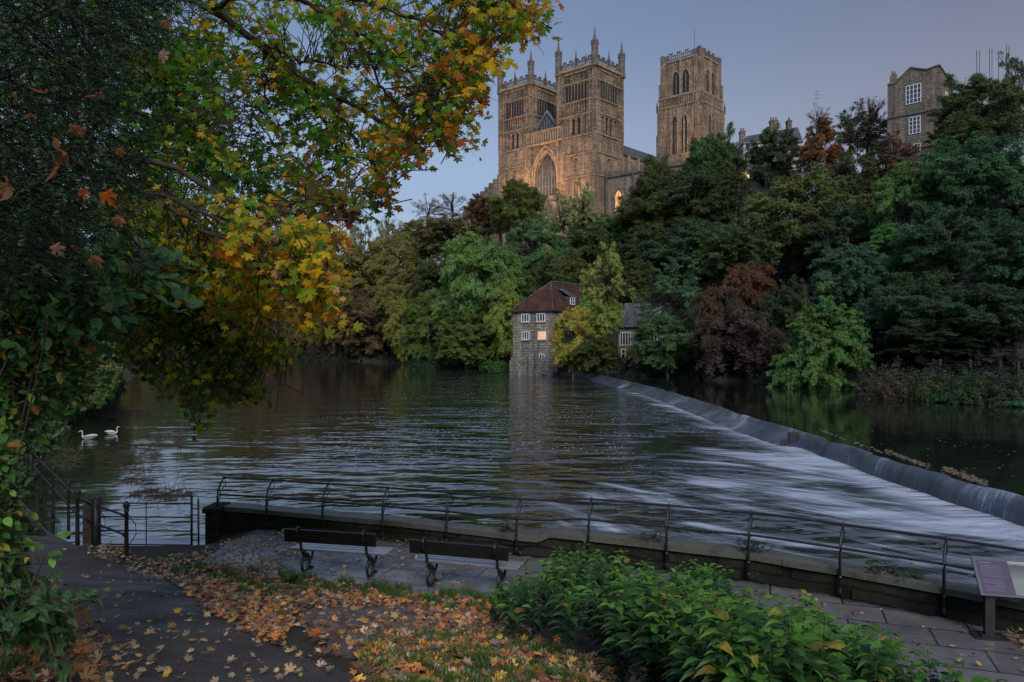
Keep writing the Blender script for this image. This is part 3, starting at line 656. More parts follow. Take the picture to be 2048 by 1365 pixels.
def crossing_tower():
    cx, cy = 79.8, 16.5; mb = MB(); par = MB()
    for (h, z0, z1) in ((8.0, 20, 54.6), (7.2, 54.6, 69.0)): mb.box(cx - h + .5, cx + h - .5, cy - h + .5, cy + h - .5, z0, z1, 0)
    for (n, u) in (((-1, 0, 0), (0, -1, 0)), ((0, -1, 0), (1, 0, 0)), ((1, 0, 0), (0, 1, 0)), ((0, 1, 0), (-1, 0, 0))):
        n = np.array(n, float); u = np.array(u, float)
        for (h, zs_) in ((8.0, 'low'), (7.2, 'up')):
            fr = frame(np.array([cx, cy, 0]) + n * (h - .5), u, n)
            if zs_ == 'low':
                for s in (-1, 1): a, b = sorted((s * h, s * 3.6)); mb.frbox(fr, a, b, 20, 53.2, 0, .5, 0)
                mb.frbox(fr, -3.6, 3.6, 20, 37, 0, .5, 0)
                arcade(mb, fr, -3.6, 3.6, 37, 50.6, 2, .5, .42, True, rim=.22, m=0)
                for k in (-1, 1): mb.frbox(fr, k * 1.8 - 1.02, k * 1.8 + 1.02, 37.2, 49.6, .03, .1, 2); mb.frbox(fr, k * 1.8 - .06, k * 1.8 + .06, 37.2, 49.2, .1, .25, 1)
                mb.frbox(fr, -3.6, 3.6, 50.6, 53.2, 0, .5, 0)
                for k in range(6): mb.frbox(fr, -3.4 + k * 1.25, -3.15 + k * 1.25, 50.4 if k % 2 else 37, 53.3, .5, .72, 1)
                mb.frbox(fr, -h - .1, h + .1, 53.2, 53.6, -.3, .8, 1); mb.frbox(fr, -h, h, 53.6, 56.6, -.4, .3, 0)
                arcade(mb, lambda a, z, d=0, fr=fr: fr(a, z, d + .3), -5.9, 5.9, 53.6, 56.4, 14, .3, .36, m=0); mb.frbox(fr, -h - .05, h + .05, 56.5, 56.95, -.9, .75, 1)
                for s in (-1, 1):
                    for (a, w_, zt, d) in ((h - .9, 1.9, 53, .55), (h - .9, 1.5, 62, .1)): mb.frbox(fr, min(s * (a - w_ / 2), s * (a + w_ / 2)), max(s * (a - w_ / 2), s * (a + w_ / 2)), 20, zt, .2, .5 + d, 0)
                    mb.frbox(fr, s * (h - .95) - 1.15, s * (h - .95) + 1.15, 20, 44.5, .3, 1.35, 0)
            else:
                for s in (-1, 1): a, b = sorted((s * h, s * 3.7)); mb.frbox(fr, a, b, 54.6, 69, 0, .5, 0)
                mb.frbox(fr, -3.7, 3.7, 54.6, 57.6, 0, .5, 0)
                arcade(mb, fr, -3.7, 3.7, 57.6, 66.0, 2, .5, .3, True, rim=.34, m=0)
                for k in (-1, 1):
                    mb.frbox(fr, k * 1.85 - 1.28, k * 1.85 + 1.28, 57.8, 65.2, .02, .08, 2); mb.frbox(fr, k * 1.85 - .07, k * 1.85 + .07, 57.8, 65, .1, .3, 1)
                    for q in range(12): mb.frbox(fr, k * 1.85 - 1.2, k * 1.85 + 1.2, 58 + q * .5, 58.14 + q * .5, .08, .22, 3)
                mb.frbox(fr, -3.7, 3.7, 66, 69, 0, .5, 0); mb.frbox(fr, -.3, .3, 57, 69, .5, .85, 1)
                for s in (-1, 1): mb.frbox(fr, s * (h - .9) - 1.2, s * (h - .9) + 1.2, 56, 69.2, .2, .9, 0)
                mb.frbox(fr, -h - .3, h + .3, 68.9, 69.4, -.3, .85, 1)
                fp = lambda a, z, d=0, fr=fr: fr(a, z, d + .3)
                par.frbox(fp, -7.4, -4.6, 69.4, 71.5, 0, .35); par.frbox(fp, 4.6, 7.4, 69.4, 71.5, 0, .35); par.frbox(fp, -4.6, 4.6, 69.4, 69.8, 0, .35)
                for k in range(12):
                    a = -4.6 + k * .77; hi = (k // 2) % 2 == 0; zt = 72.0 if hi else 71.2
                    par.frbox(fp, a + .24, a + .52, 69.8, zt - .3, .02, .3); par.frbox(fp, a, a + .77, zt - .3, zt, 0, .35)
    tw = mb.build('crossing_tower', [M['stone'], M['stone_trim'], M['void'], M['louvre']], CA)
    for (a, b) in ((-1, -1), (-1, 1), (1, -1), (1, 1)):
        par.lathe((cx + a * 7.0, cy + b * 7.0, 68.8), [(.8, 0), (.8, 2.7), (.9, 2.8), (.5, 3.1), (.2, 3.3)], 8); link('pinnacle', pin_s, tw, (cx + a * 8.4, cy + b * 8.4, 52.6), scale=(.9, .9, .9))
    par.build('parapet', [M['stone_dark']], tw)
    fp = MB(); fp.tube([(cx - 5, cy - 4, 69), (cx - 5, cy - 4, 79.6)], [.09, .05], 6); fp.build('flagpole', [M['iron']], tw)
crossing_tower()

# floodlights that wash the west front (small fixtures standing on the chapel roof and the ground beside it)
def floodlight(loc, aim, e, ang, lab):
    o = empty('floodlight', loc, 0, lab, 'floodlight'); d = unit(np.array(aim, float) - np.array(loc, float)); q = Vector(d).to_track_quat('-Z', 'Y')
    mb = MB(); mb.box(-.3, .3, -.2, .2, .05, .4); mb.box(-.05, .05, -.25, .25, -.5, .05); h = mb.build('housing', M['iron'], o); h.rotation_euler = q.to_euler()
    l = bpy.data.lights.new('floodlight_lamp', 'SPOT'); l.energy = e; l.spot_size = R(ang); l.spot_blend = .9; l.color = (1, .56, .27); l.shadow_soft_size = .25
    lo = bpy.data.objects.new('lamp', l); C.objects.link(lo); lo.parent = o; lo.rotation_euler = q.to_euler(); lo.location = tuple(d * .25)
cw = CA.matrix_basis if False else (Matrix.Translation((21, 190, 31)) @ Matrix.Rotation(R(48), 4, 'Z'))
def cl(x, y, z): return tuple(cw @ Vector((x, y, z)))
floodlight(cl(-7, 13.2, 9.3), cl(.2, 15, 21), 12000, 100, 'small floodlight on the south part of the chapel roof aimed at the great west window')
floodlight(cl(-7, 20.5, 9.3), cl(.2, 19, 21), 12000, 100, 'small floodlight on the north part of the chapel roof aimed at the great west window')
floodlight(cl(-9, 28, 6), cl(0, 28, 21), 12000, 70, 'ground floodlight shining up the northern west tower')
floodlight(cl(-9, 5, 4), cl(0, 6, 20), 15000, 80, 'ground floodlight shining up the west side of the southern west tower')
floodlight(cl(5, -14, 3), cl(6, 0, 22), 14000, 80, 'ground floodlight shining up the south side of the southern west tower')
floodlight(cl(62, 6, 28), cl(72, 14, 48), 13000, 80, 'floodlight on the aisle roof shining up the crossing tower west side')
floodlight(cl(80, -6, 28), cl(80, 8, 46), 11000, 80, 'floodlight on the transept roof shining up the crossing tower south side')

# ------------------------------------------------------------------ other buildings
def window(parent, fr, u0, u1, z0, z1, d=0, cols=2, rows=2, lit=None, name='window'):
    mb = MB(); t = .09
    mb.frbox(fr, u0, u1, z0, z0 + t, d, d + .1); mb.frbox(fr, u0, u1, z1 - t, z1, d, d + .1)
    mb.frbox(fr, u0, u0 + t, z0 + t, z1 - t, d, d + .1); mb.frbox(fr, u1 - t, u1, z0 + t, z1 - t, d, d + .1)
    for k in range(1, cols): u = u0 + (u1 - u0) * k / cols; mb.frbox(fr, u - .045, u + .045, z0 + t, z1 - t, d, d + .08)
    for k in range(1, rows): z = z0 + (z1 - z0) * k / rows; mb.frbox(fr, u0 + t, u1 - t, z - .03, z + .03, d, d + .07)
    w = mb.build(name, M['white'], parent)
    pn = MB(); pn.frbox(fr, u0 + .05, u1 - .05, z0 + .05, z1 - .05, d - .06, d + .02); pn.build('pane', lit or M['pane'], w); return w

def battlement(mb, fr, u0, u1, z, n, m=0, h=1.0, d0=-.5, d1=.2):
    w = (u1 - u0) / n
    for i in range(n): mb.frbox(fr, u0 + i * w, u0 + i * w + w * .55, z, z + h, d0, d1, m)
def monastic():
    rt = empty('monastic_range', (21, 190, 31), R(48), 'pale stone battlemented range with a lit pointed window against the southern west tower', 'building')
    mb = MB(); mb.box(4.3, 13, -34, -.2, -6, 15.6, 0); fr = frame((4.3, -.5, 0), (0, -1, 0), (-1, 0, 0))
    mb.frbox(fr, 0, 33, 15.2, 15.7, -.2, .4, 1); battlement(mb, fr, .3, 33, 15.7, 13, 1); mb.frbox(fr, -.1, .5, -4, 17.5, -.3, .5, 1); mb.frbox(fr, 0, 33, 4.0, 4.4, -.1, .35, 1)
    for u in (8.2, 16.5, 25): mb.frbox(fr, u, u + .35, -4, 15.3, -.1, .4, 1)
    mb.build('wall', [M['monast'], M['stone_dark']], rt)
    for k, u in enumerate((3.8, 12, 20.5)):
        b = MB(); A = arch_pts(u, 1.05, 9.9, True); q = [fr(u - 1.05, 6.6, .06), fr(u + 1.05, 6.6, .06)] + [fr(*p, .06) for p in A]
        b.add(q, [tuple(range(len(q)))], 0); w = b.build('window', [M['warm'] if k == 0 else M['leadglass']], rt)
        b = MB(); A3 = arch_pts(u, 1.45, 9.9, True)
        b.tube([fr(p[0], p[1], .15) for p in A3], .2, 4); b.tube([fr(p[0], p[1], .12) for p in A], .1, 4)
        for s in (-1.05, 1.05): b.frbox(fr, u + s - .1, u + s + .1, 6.5, 9.9, 0, .25)
        b.frbox(fr, u - .06, u + .06, 6.6, 11, .06, .2); b.frbox(fr, u - 1.4, u + 1.4, 6.2, 6.55, 0, .3); b.build('frame', M['stone_trim'], w)
monastic()
def stepped_wall():
    rt = empty('battlemented_wall', (21, 190, 31), R(48), 'dark battlemented stone wall stepping down the hill from the northern west tower', 'wall')
    mb = MB()
    for k in range(9):
        y = 33.2 + k * 1.7; z = 19.5 - k * .95; mb.box(.5, 2.0, y, y + 1.7, -8, z, 0); mb.box(.3, 2.2, y + .1, y + 1.0, z, z + 1.1, 0)
    mb.build('wall', [M['rubble2']], rt); mb = MB()
    for k in range(2): y = 36 + k * 6; mb.box(-.2, .5, y, y + 1.4, -8, 14 - k * 3, 0)
    mb.build('buttress', [M['rubble2']], rt)
stepped_wall()

def mill():
    rt = empty('mill_house', (5.55, 104, ZL), R(55), 'tall stone mill house with steep clay tile roof standing in the river beside the weir', 'mill')
    # local x runs away to the right along the long side, local y runs left along the gable end
    Wd, L, E = 6.6, 18.0, 9.15; mb = MB(); mb.box(0, L, 0, Wd, -1, E, 0); mb.box(-.35, 1.5, -.35, Wd + .35, -1, 2.0, 0); mb.box(-.2, 1.4, -.2, Wd + .2, 2.0, 2.5, 0)
    fe = frame((0, 0, 0), (0, 1, 0), (-1, 0, 0)); fl_ = frame((0, 0, 0), (1, 0, 0), (0, -1, 0))
    mb.frbox(fe, 2.55, 3.35, -1, 2.9, .2, .9, 0); mb.frbox(fe, 2.65, 3.25, 2.9, 3.4, .1, .6, 0)
    ws = [(3.75, 5.1, 7.45, 8.6), (1.1, 2.5, 7.45, 8.6), (3.75, 5.05, 4.95, 6.1), (.95, 2.3, 4.95, 6.1), (1.2, 2.1, 1.75, 2.95)]
    for (a, b, c, d) in ws: mb.frbox(fe, a - .15, b + .15, d, d + .22, -.1, .06, 2); mb.frbox(fe, a - .15, b + .15, c - .18, c, -.1, .14, 2); mb.frbox(fe, a, b, c, d, -.02, .005, 3)
    for k in range(4):
        for z in (7.45, 4.95): mb.frbox(fl_, 2 + k * 4, 3.5 + k * 4, z + 1.15, z + 1.37, -.1, .06, 2)
    mb.build('wall', [M['rubble'], M['stone_dark'], M['stone_trim'], M['void']], rt)
    for i, (a, b, c, d) in enumerate(ws): window(rt, fe, a, b, c, d, .01, 3 if i < 4 else 2, 1, M['warm'] if i == 3 else None)
    for k in range(4):
        for z in (7.45, 4.95): window(rt, fl_, 2 + k * 4, 3.5 + k * 4, z, z + 1.15, .01, 3, 2)
    e = .35; rz = E + 4.3; hip = 5.0; rf = MB()
    P = [(-e, -e, E - .1), (L + e, -e, E - .1), (L + e, Wd + e, E - .1), (-e, Wd + e, E - .1), (hip, Wd / 2, rz), (L - .5, Wd / 2, rz)]
    rf.add(P, [(0, 1, 5, 4), (3, 0, 4), (2, 3, 4, 5), (1, 2, 5)], 0); rf.add([(p[0], p[1], p[2] - .18) for p in P[:4]] + P[:4], [(0, 1, 5, 4), (3, 0, 4, 7), (0, 3, 2, 1)], 2)
    rf.tube([P[0], P[4]], .12, 5, 1); rf.tube([P[3], P[4]], .12, 5, 1); rf.tube([P[4], P[5]], .13, 5, 1)
    roof = rf.build('roof', [M['tile'], M['slate'], M['void']], rt)
    dm = MB(); x0, y0 = 5.5, 0.55; dm.box(x0, x0 + 1.9, y0, y0 + 2.2, E + .8, E + 2.1, 0)
    dm.add([(x0 - .15, y0 - .2, E + 2.1), (x0 + 2.05, y0 - .2, E + 2.1), (x0 + 2.05, y0 + 2.9, E + 3.9), (x0 - .15, y0 + 2.9, E + 3.9)], [(0, 1, 2, 3)], 1)
    d = dm.build('dormer', [M['slate'], M['slate']], rt); window(rt, frame((0, y0, 0), (1, 0, 0), (0, -1, 0)), x0 + .3, x0 + 1.6, E + .9, E + 2.05, .01, 2, 2)
mill()
def slate_house():
    rt = empty('slate_roofed_mill', (14.6, 103, .4), R(14), 'low stone mill with grey slate roof and a red door half hidden behind riverside trees', 'mill')
    mb = MB(); mb.box(0, 9.5, 0, 7, -1, 6.0, 0); mb.box(-.01, 3.1, -.5, -.02, -1, 2.0, 1); f = frame((0, 0, 0), (1, 0, 0), (0, -1, 0)); mb.build('wall', [M['rubble'], M['stone_dark']], rt)
    rf = MB(); rf.add([(-.4, -.5, 5.9), (9.9, -.5, 5.9), (8.0, 3.5, 9.4), (2.4, 3.5, 9.4), (-.4, 7.5, 5.9), (9.9, 7.5, 5.9)], [(0, 1, 2, 3), (3, 2, 5, 4), (1, 5, 2), (0, 3, 4)]); rf.build('roof', M['slate'], rt)
    dd = MB(); dd.frbox(f, 1.3, 2.7, .4, 2.9, .52, .62, 0); 
    for k in range(4): dd.frbox(f, 1.35 + k * .35, 1.6 + k * .35, .5, 2.8, .62, .66, 0)
    dd.build('door', M['redpaint'], rt)
    window(rt, f, .2, 1.8, 3.4, 5.2, .01, 4, 1); window(rt, f, 4.2, 5.8, 3.4, 5.0, .01, 3, 2); window(rt, f, .15, .8, 1.7, 2.9, .55, 1, 2)
slate_house()
def hill_house():
    rt = empty('hilltop_stone_house', (74, 130, 28), R(-45), 'tall brown stone house with twin low gables and white sash windows on the hill top', 'house')
    mb = MB(); W, D, E = 8.4, 8.4, 22.7
    mb.box(-W, 0, 0, D, -6, E, 0); f = frame((-W, 0, 0), (1, 0, 0), (0, -1, 0)); g = frame((0, 0, 0), (0, 1, 0), (1, 0, 0))
    # gable heads
    mb.add([f(1.2, E, 0), f(3.9, 24.9, 0), f(6.4, 23.9, 0), f(8.4, 24.1, 0), f(8.4, E, 0), f(1.2, E, -.6), f(3.9, 24.9, -.6), f(6.4, 23.9, -.6), f(8.4, 24.1, -.6), f(8.4, E, -.6)],
           [(4, 3, 2, 1, 0), (5, 6, 7, 8, 9), (0, 1, 6, 5), (1, 2, 7, 6), (2, 3, 8, 7), (3, 4, 9, 8)], 0)
    mb.add([g(0, 24.1, 0), g(5.2, E + .5, 0), g(5.2, E, 0), g(0, E, 0)], [(3, 2, 1, 0)], 0)
    for (a, b) in (((1.1, E), (3.9, 24.95)), ((3.9, 24.95), (6.4, 23.95)), ((6.4, 23.95), (8.5, 24.2))): mb.tube([f(a[0], a[1], .05), f(b[0], b[1], .05)], .2, 4, 1)
    mb.tube([g(-.1, 24.2, .05), g(5.2, E + .5, .05)], .2, 4, 1)
    mb.frbox(f, -.1, W, 16.6, 16.9, -.1, .2, 1); mb.frbox(f, -.1, W, 10.4, 10.6, -.1, .2, 1); mb.frbox(f, 0, 1.3, E, E + .3, -.5, .15, 1); mb.frbox(g, 0, 8.4, 16.6, 16.9, -.1, .2, 1)
    wall = mb.build('wall', [M['rubble2'], M['stone_dark']], rt)
    cp = MB(); cp.box(-W + .3, -W + 1.3, .3, 1.2, E, E + 1.9); cp.lathe((-W + .6, .7, E + 1.9), [(.18, 0), (.15, .7)], 8); cp.lathe((-W + 1.0, .7, E + 1.9), [(.18, 0), (.15, .6)], 8)
    cp.build('chimney', M['rubble2'], rt); cp = MB(); cp.box(-.9, -.1, 6.6, 7.4, E, E + 1.6); cp.lathe((-.5, 7, E + 1.6), [(.18, 0), (.15, .5)], 8); cp.build('chimney', M['rubble2'], rt)
    rf = MB(); rf.add([(-W, .4, E), (-4.4, .4, 24.2), (-4.4, D, 24.2), (-W, D, E), (-2, .4, 23.3), (-2, D, 23.3), (-.1, .4, 24), (-.1, D, 24)], [(0, 1, 2, 3), (1, 4, 5, 2), (4, 6, 7, 5)]); rf.build('roof', M['slate'], rt)
    for (a, b, z0, z1, c, r) in ((3.1, 5.6, 18.5, 21.8, 4, 4), (3.6, 5.5, 13.1, 16.1, 3, 4), (3.9, 5.5, 9.9, 11.3, 3, 3)): window(rt, f, a, b, z0, z1, .02, c, r)
    window(rt, g, 3.6, 4.9, 18.4, 20.6, .02, 2, 3); window(rt, g, 3.6, 4.9, 11.4, 13.8, .02, 2, 3)
hill_house()
def chimney_house():
    Y = 168; k = Y / F; X0 = (1487 - 1024) * k
    rt = empty('chimneyed_house', (X0, Y, 28), R(-6), 'pale walled house with tall brick chimneys rising above the trees right of the crossing tower', 'house')
    zt = lambda py: CAMZ + (682 - py) * k - 28
    W = 12.6; mb = MB(); mb.box(0, W, 0, 9, -3, zt(285), 0); mb.build('wall', [M['render']], rt)
    rf = MB(); a, b = zt(270), zt(246)
    rf.add([(-.3, -.3, zt(288)), (W + .3, -.3, zt(288)), (W + .3, 4.5, b), (1.5, 4.5, zt(262)), (-.3, 9.3, zt(288)), (W + .3, 9.3, zt(288))], [(0, 1, 2, 3), (3, 2, 5, 4), (0, 3, 4), (1, 5, 2)]); rf.build('roof', M['slate'], rt)
    for (px0, px1, top, base, pots) in ((1487, 1497, 252, 300, 2), (1547, 1562, 232, 300, 3), (1580, 1589, 233, 300, 1)):
        c = MB(); u0, u1 = (px0 - 1487) * k, (px1 - 1487) * k; c.box(u0, u1, 3.6, 5.0, zt(base), zt(top), 0); c.box(u0 - .12, u1 + .12, 3.5, 5.1, zt(top) - .4, zt(top) - .1, 0)
        for i in range(pots): c.lathe((u0 + (u1 - u0) * (i + .5) / pots, 4.3, zt(top)), [(.19, 0), (.15, .75)], 8)
        c.build('chimney', [M['rubble2']], rt)
    f = frame((0, 0, 0), (1, 0, 0), (0, -1, 0))
    window(rt, f, .3, 1.5, zt(298), zt(287), .01, 2, 3); window(rt, f, .3, 1.5, zt(325), zt(312), .01, 2, 3); window(rt, f, 4, 5.2, zt(325), zt(312), .01, 2, 3)
    window(rt, f, -.35, 1.3, zt(360), zt(343), .02, 3, 3, M['warmw'])
chimney_house()
# thin poles above the trees at the top right
for i, (px, py, dY) in enumerate(((1953, 100, 0), (1959, 101, .4), (1979, 97, 0), (1984, 97, .5), (1997, 100, 0), (2013, 89, 0), (2018, 92, .4))):
    p = at(px, py, 128 + dY); q = at(px, 180, 128 + dY)
    mb = MB(); mb.tube([(0, 0, -12), (0, 0, p[2] - q[2])], [.06, .045], 5); mb.tube([(-.12, 0, p[2] - q[2] - .6), (.12, 0, p[2] - q[2] - .6)], .03, 4)
    o = mb.build('pole', M['iron']); o.location = q; prop(o, 'thin dark pole standing up behind the tree on the hill top', 'pole', 'thin poles behind the hill top trees')
p = at(1634, 178, 150); q = at(1634, 300, 150); mb = MB(); mb.tube([(0, 0, -8), (0, 0, p[2] - q[2])], [.09, .03], 5)
for z in (.95, .9, .84): mb.tube([(-.7, 0, (p[2] - q[2]) * z), (.7, 0, (p[2] - q[2]) * z + .1)], .025, 4)
o = mb.build('mast', M['iron']); o.location = q; prop(o, 'thin aerial mast with short cross bars above the reddish brown tree', 'mast')
# ------------------------------------------------------------------ far bank trees
DIAM = np.array([(0, 1.0, 0), (.42, .1, .06), (0, -1.0, 0), (-.42, .1, .06)]); DIAM_F = np.array([(0, 1, 2, 3)])
CLUMP = np.array([(0, 1.0, 0), (.35, .45, .08), (.9, .25, 0), (.45, -.15, .1), (.5, -.85, 0), (0, -.5, .08), (-.55, -.8, 0), (-.42, -.1, .1), (-.9, .3, 0), (-.3, .5, .08)])
CLUMP_F = np.array([(0, 1, 9), (1, 2, 3), (3, 4, 5), (5, 6, 7), (7, 8, 9), (1, 3, 5), (1, 5, 7), (1, 7, 9)])
def _l3():
    v = []; f = []
    for (cx, cy, cz, a, t) in ((0, .55, .1, .1, .3), (-.55, -.35, -.1, 2.2, -.4), (.6, -.3, .15, -2.0, .2), (.05, -.05, .35, .9, .7)):
        n = len(v)
        for (x, y) in ((0, .62), (.3, .05), (0, -.6), (-.3, .05)):
            xx, yy = x * math.cos(a) - y * math.sin(a), x * math.sin(a) + y * math.cos(a); v.append((cx + xx, cy + yy, cz + t * xx + .25 * t * yy))
        f.append((n, n + 1, n + 2, n + 3))
    return np.array(v), np.array(f)
LEAF3, LEAF3_F = _l3()
def place_leaves(P, N, T, S, tv, tf, col):
    """many leaves as one mesh: P centre, N normal, T tip direction, S size"""
    N = unit(N); T = unit(T - N * (T * N).sum(1, keepdims=True)); B = np.cross(T, N); n = len(P); k = len(tv)
    S = np.asarray(S).reshape(-1, 1, 1)
    V = P[:, None, :] + S * (tv[None, :, 0:1] * B[:, None, :] + tv[None, :, 1:2] * T[:, None, :] + tv[None, :, 2:3] * N[:, None, :])
    Fc = (tf[None] + (np.arange(n) * k)[:, None, None]).reshape(-1, tf.shape[1])
    return V.reshape(-1, 3), Fc, np.repeat(col, k, 0)
def jitter(r, n, base, amt=.25, hue=.12):
    v = 1 + r.uniform(-amt, amt, (n, 1)); h = 1 + r.uniform(-hue, hue, (n, 3)); return np.clip(np.array(base) * v * h, 0, 1)
def crown_mesh(seed, kind):
    r = np.random.RandomState(seed); P = []; N = []; Cc = []; S = []; T = []
    nl = {'round': 90, 'oak': 84, 'feather': 110, 'cone': 90, 'sparse': 52, 'droop': 90, 'bare': 30}[kind]
    lobes = []
    while len(lobes) < nl:
        p = r.uniform(-1, 1, 3); d = np.linalg.norm(p)
        if kind == 'cone':
            w = 1.02 - .50 * (p[2] + 1) ** 1.25 * .8
            if np.hypot(p[0], p[1]) > w or np.hypot(p[0], p[1]) < w * .35 and p[2] < .6: continue
            p[:2] *= .88; p[2] *= .95
        else:
            if d > 1 or d < .35: continue
            p = p / d * (.50 + .42 * r.rand()) * (1 + .12 * math.sin(3 * math.atan2(p[1], p[0]) + seed))
            if kind in ('oak',): p[2] = p[2] * .9
            if kind == 'droop': p[2] = p[2] * .95 - .05
        lobes.append(p)
    L0, W0, dr, m0, n0 = {'round': (.24, .055, .25, 5, 95), 'oak': (.27, .06, .15, 5, 105), 'feather': (.23, .048, .5, 5, 84), 'cone': (.25, .045, .3, 5, 105), 'sparse': (.22, .04, .3, 4, 48), 'droop': (.25, .05, .9, 5, 95), 'bare': (.25, .06, .1, 2, 40)}[kind]
    for p in lobes:
        c0 = (.70 + .62 * r.rand()) * np.array([1 + .16 * r.normal(), 1 + .05 * r.normal(), 1 + .12 * r.normal()]); o_ = unit(p * [1, 1, .8] + [0, 0, .12])
        for q_ in range(m0):
            ax = unit(o_ + r.normal(0, .55, 3) + [0, 0, .15]); L = L0 * r.uniform(.5, 1.45) * (1.0 if kind != 'cone' else 1.25 - .4 * p[2]); b0 = p - o_ * .10 + r.normal(0, .05, 3); n = int(n0 * L / L0)
            s = r.rand(n, 1) ** .8; wd = W0 * (1.25 - .75 * s); off = r.normal(0, 1, (n, 3)) * wd * ([1, 1, .55] if kind != 'droop' else [1, 1, 1])
            q = b0 + ax * L * s + off; q[:, 2] -= dr * L * s[:, 0] ** 2 * (.6 if kind in ('round', 'oak') else 1)
            nn = off / W0 * .5 + o_ * .5 + r.normal(0, .5, (n, 3)) + [0, 0, .55]; tt = ax + r.normal(0, .45, (n, 3)) + [0, 0, -dr]
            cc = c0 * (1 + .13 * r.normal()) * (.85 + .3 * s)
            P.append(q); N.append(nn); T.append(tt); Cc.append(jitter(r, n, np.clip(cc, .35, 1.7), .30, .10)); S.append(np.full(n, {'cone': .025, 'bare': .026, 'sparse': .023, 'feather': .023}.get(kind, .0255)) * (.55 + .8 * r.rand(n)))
    P = np.vstack(P); Vv, Ff, Cv = place_leaves(P, np.vstack(N), np.vstack(T), np.concatenate(S), LEAF3 if kind not in ('bare',) else DIAM, LEAF3_F if kind != 'bare' else DIAM_F, np.vstack(Cc))
    cr = np_mesh('crown_' + kind, Vv, Ff, M['tree'], Cv)
    # trunk with limbs reaching the lobes
    mb = MB(); b = np.array([0, 0, -1.65]); f = np.array([.05 * r.normal(), .05 * r.normal(), -.55]); top = np.array([.1 * r.normal(), .1 * r.normal(), .35])
    k = .6 if kind in ('feather', 'sparse', 'bare') else 1.0
    mb.tube([b, (b + f) / 2 + [.02, .01, 0], f, (f + top) / 2 + [.04, -.03, 0], top], [.075 * k + .01, .055 * k + .01, .045 * k + .01, .03, .014], 7)
    for i, p in enumerate(lobes):
        if i % (1 if kind in ('bare', 'sparse') else 3): continue
        s = f + (top - f) * (.2 + .7 * r.rand()) * (.5 + .5 * (p[2] + 1) / 2); mid = (s + p) / 2 + [0, 0, -.06] + r.normal(0, .04, 3)
        mb.tube([s, mid, p, p + (p - mid) * .35], [.022 * k, .014, .008, .003], 4)
        if kind in ('bare', 'sparse'):
            for q in range(12 if kind == 'bare' else 5):
                d = unit(p + r.normal(0, .35, 3) + [0, 0, .2]) * (.14 + .2 * r.rand()); s0 = mid + (p - mid) * r.rand(); mb.tube([s0, s0 + d * .55 + r.normal(0, .02, 3), s0 + d], [.006, .004, .0015], 3)
    return cr, mb.mesh('trunk_' + kind, M['bark_far' if kind != 'feather' else 'bark_pale'], True)
VARS = {k: [crown_mesh(11 * i + j * 5 + 3, k) for j in range(nv)] for i, (k, nv) in enumerate((('round', 3), ('oak', 3), ('feather', 3), ('cone', 1), ('sparse', 2), ('droop', 2), ('bare', 2)))}
DG, BG, MG, LG = (.040, .057, .022), (.036, .062, .031), (.060, .095, .030), (.072, .142, .048)
OL, YG, RU, PB, BR, OB = (.100, .104, .038), (.13, .15, .035), (.085, .06, .035), (.062, .05, .042), (.085, .068, .042), (.17, .085, .04)
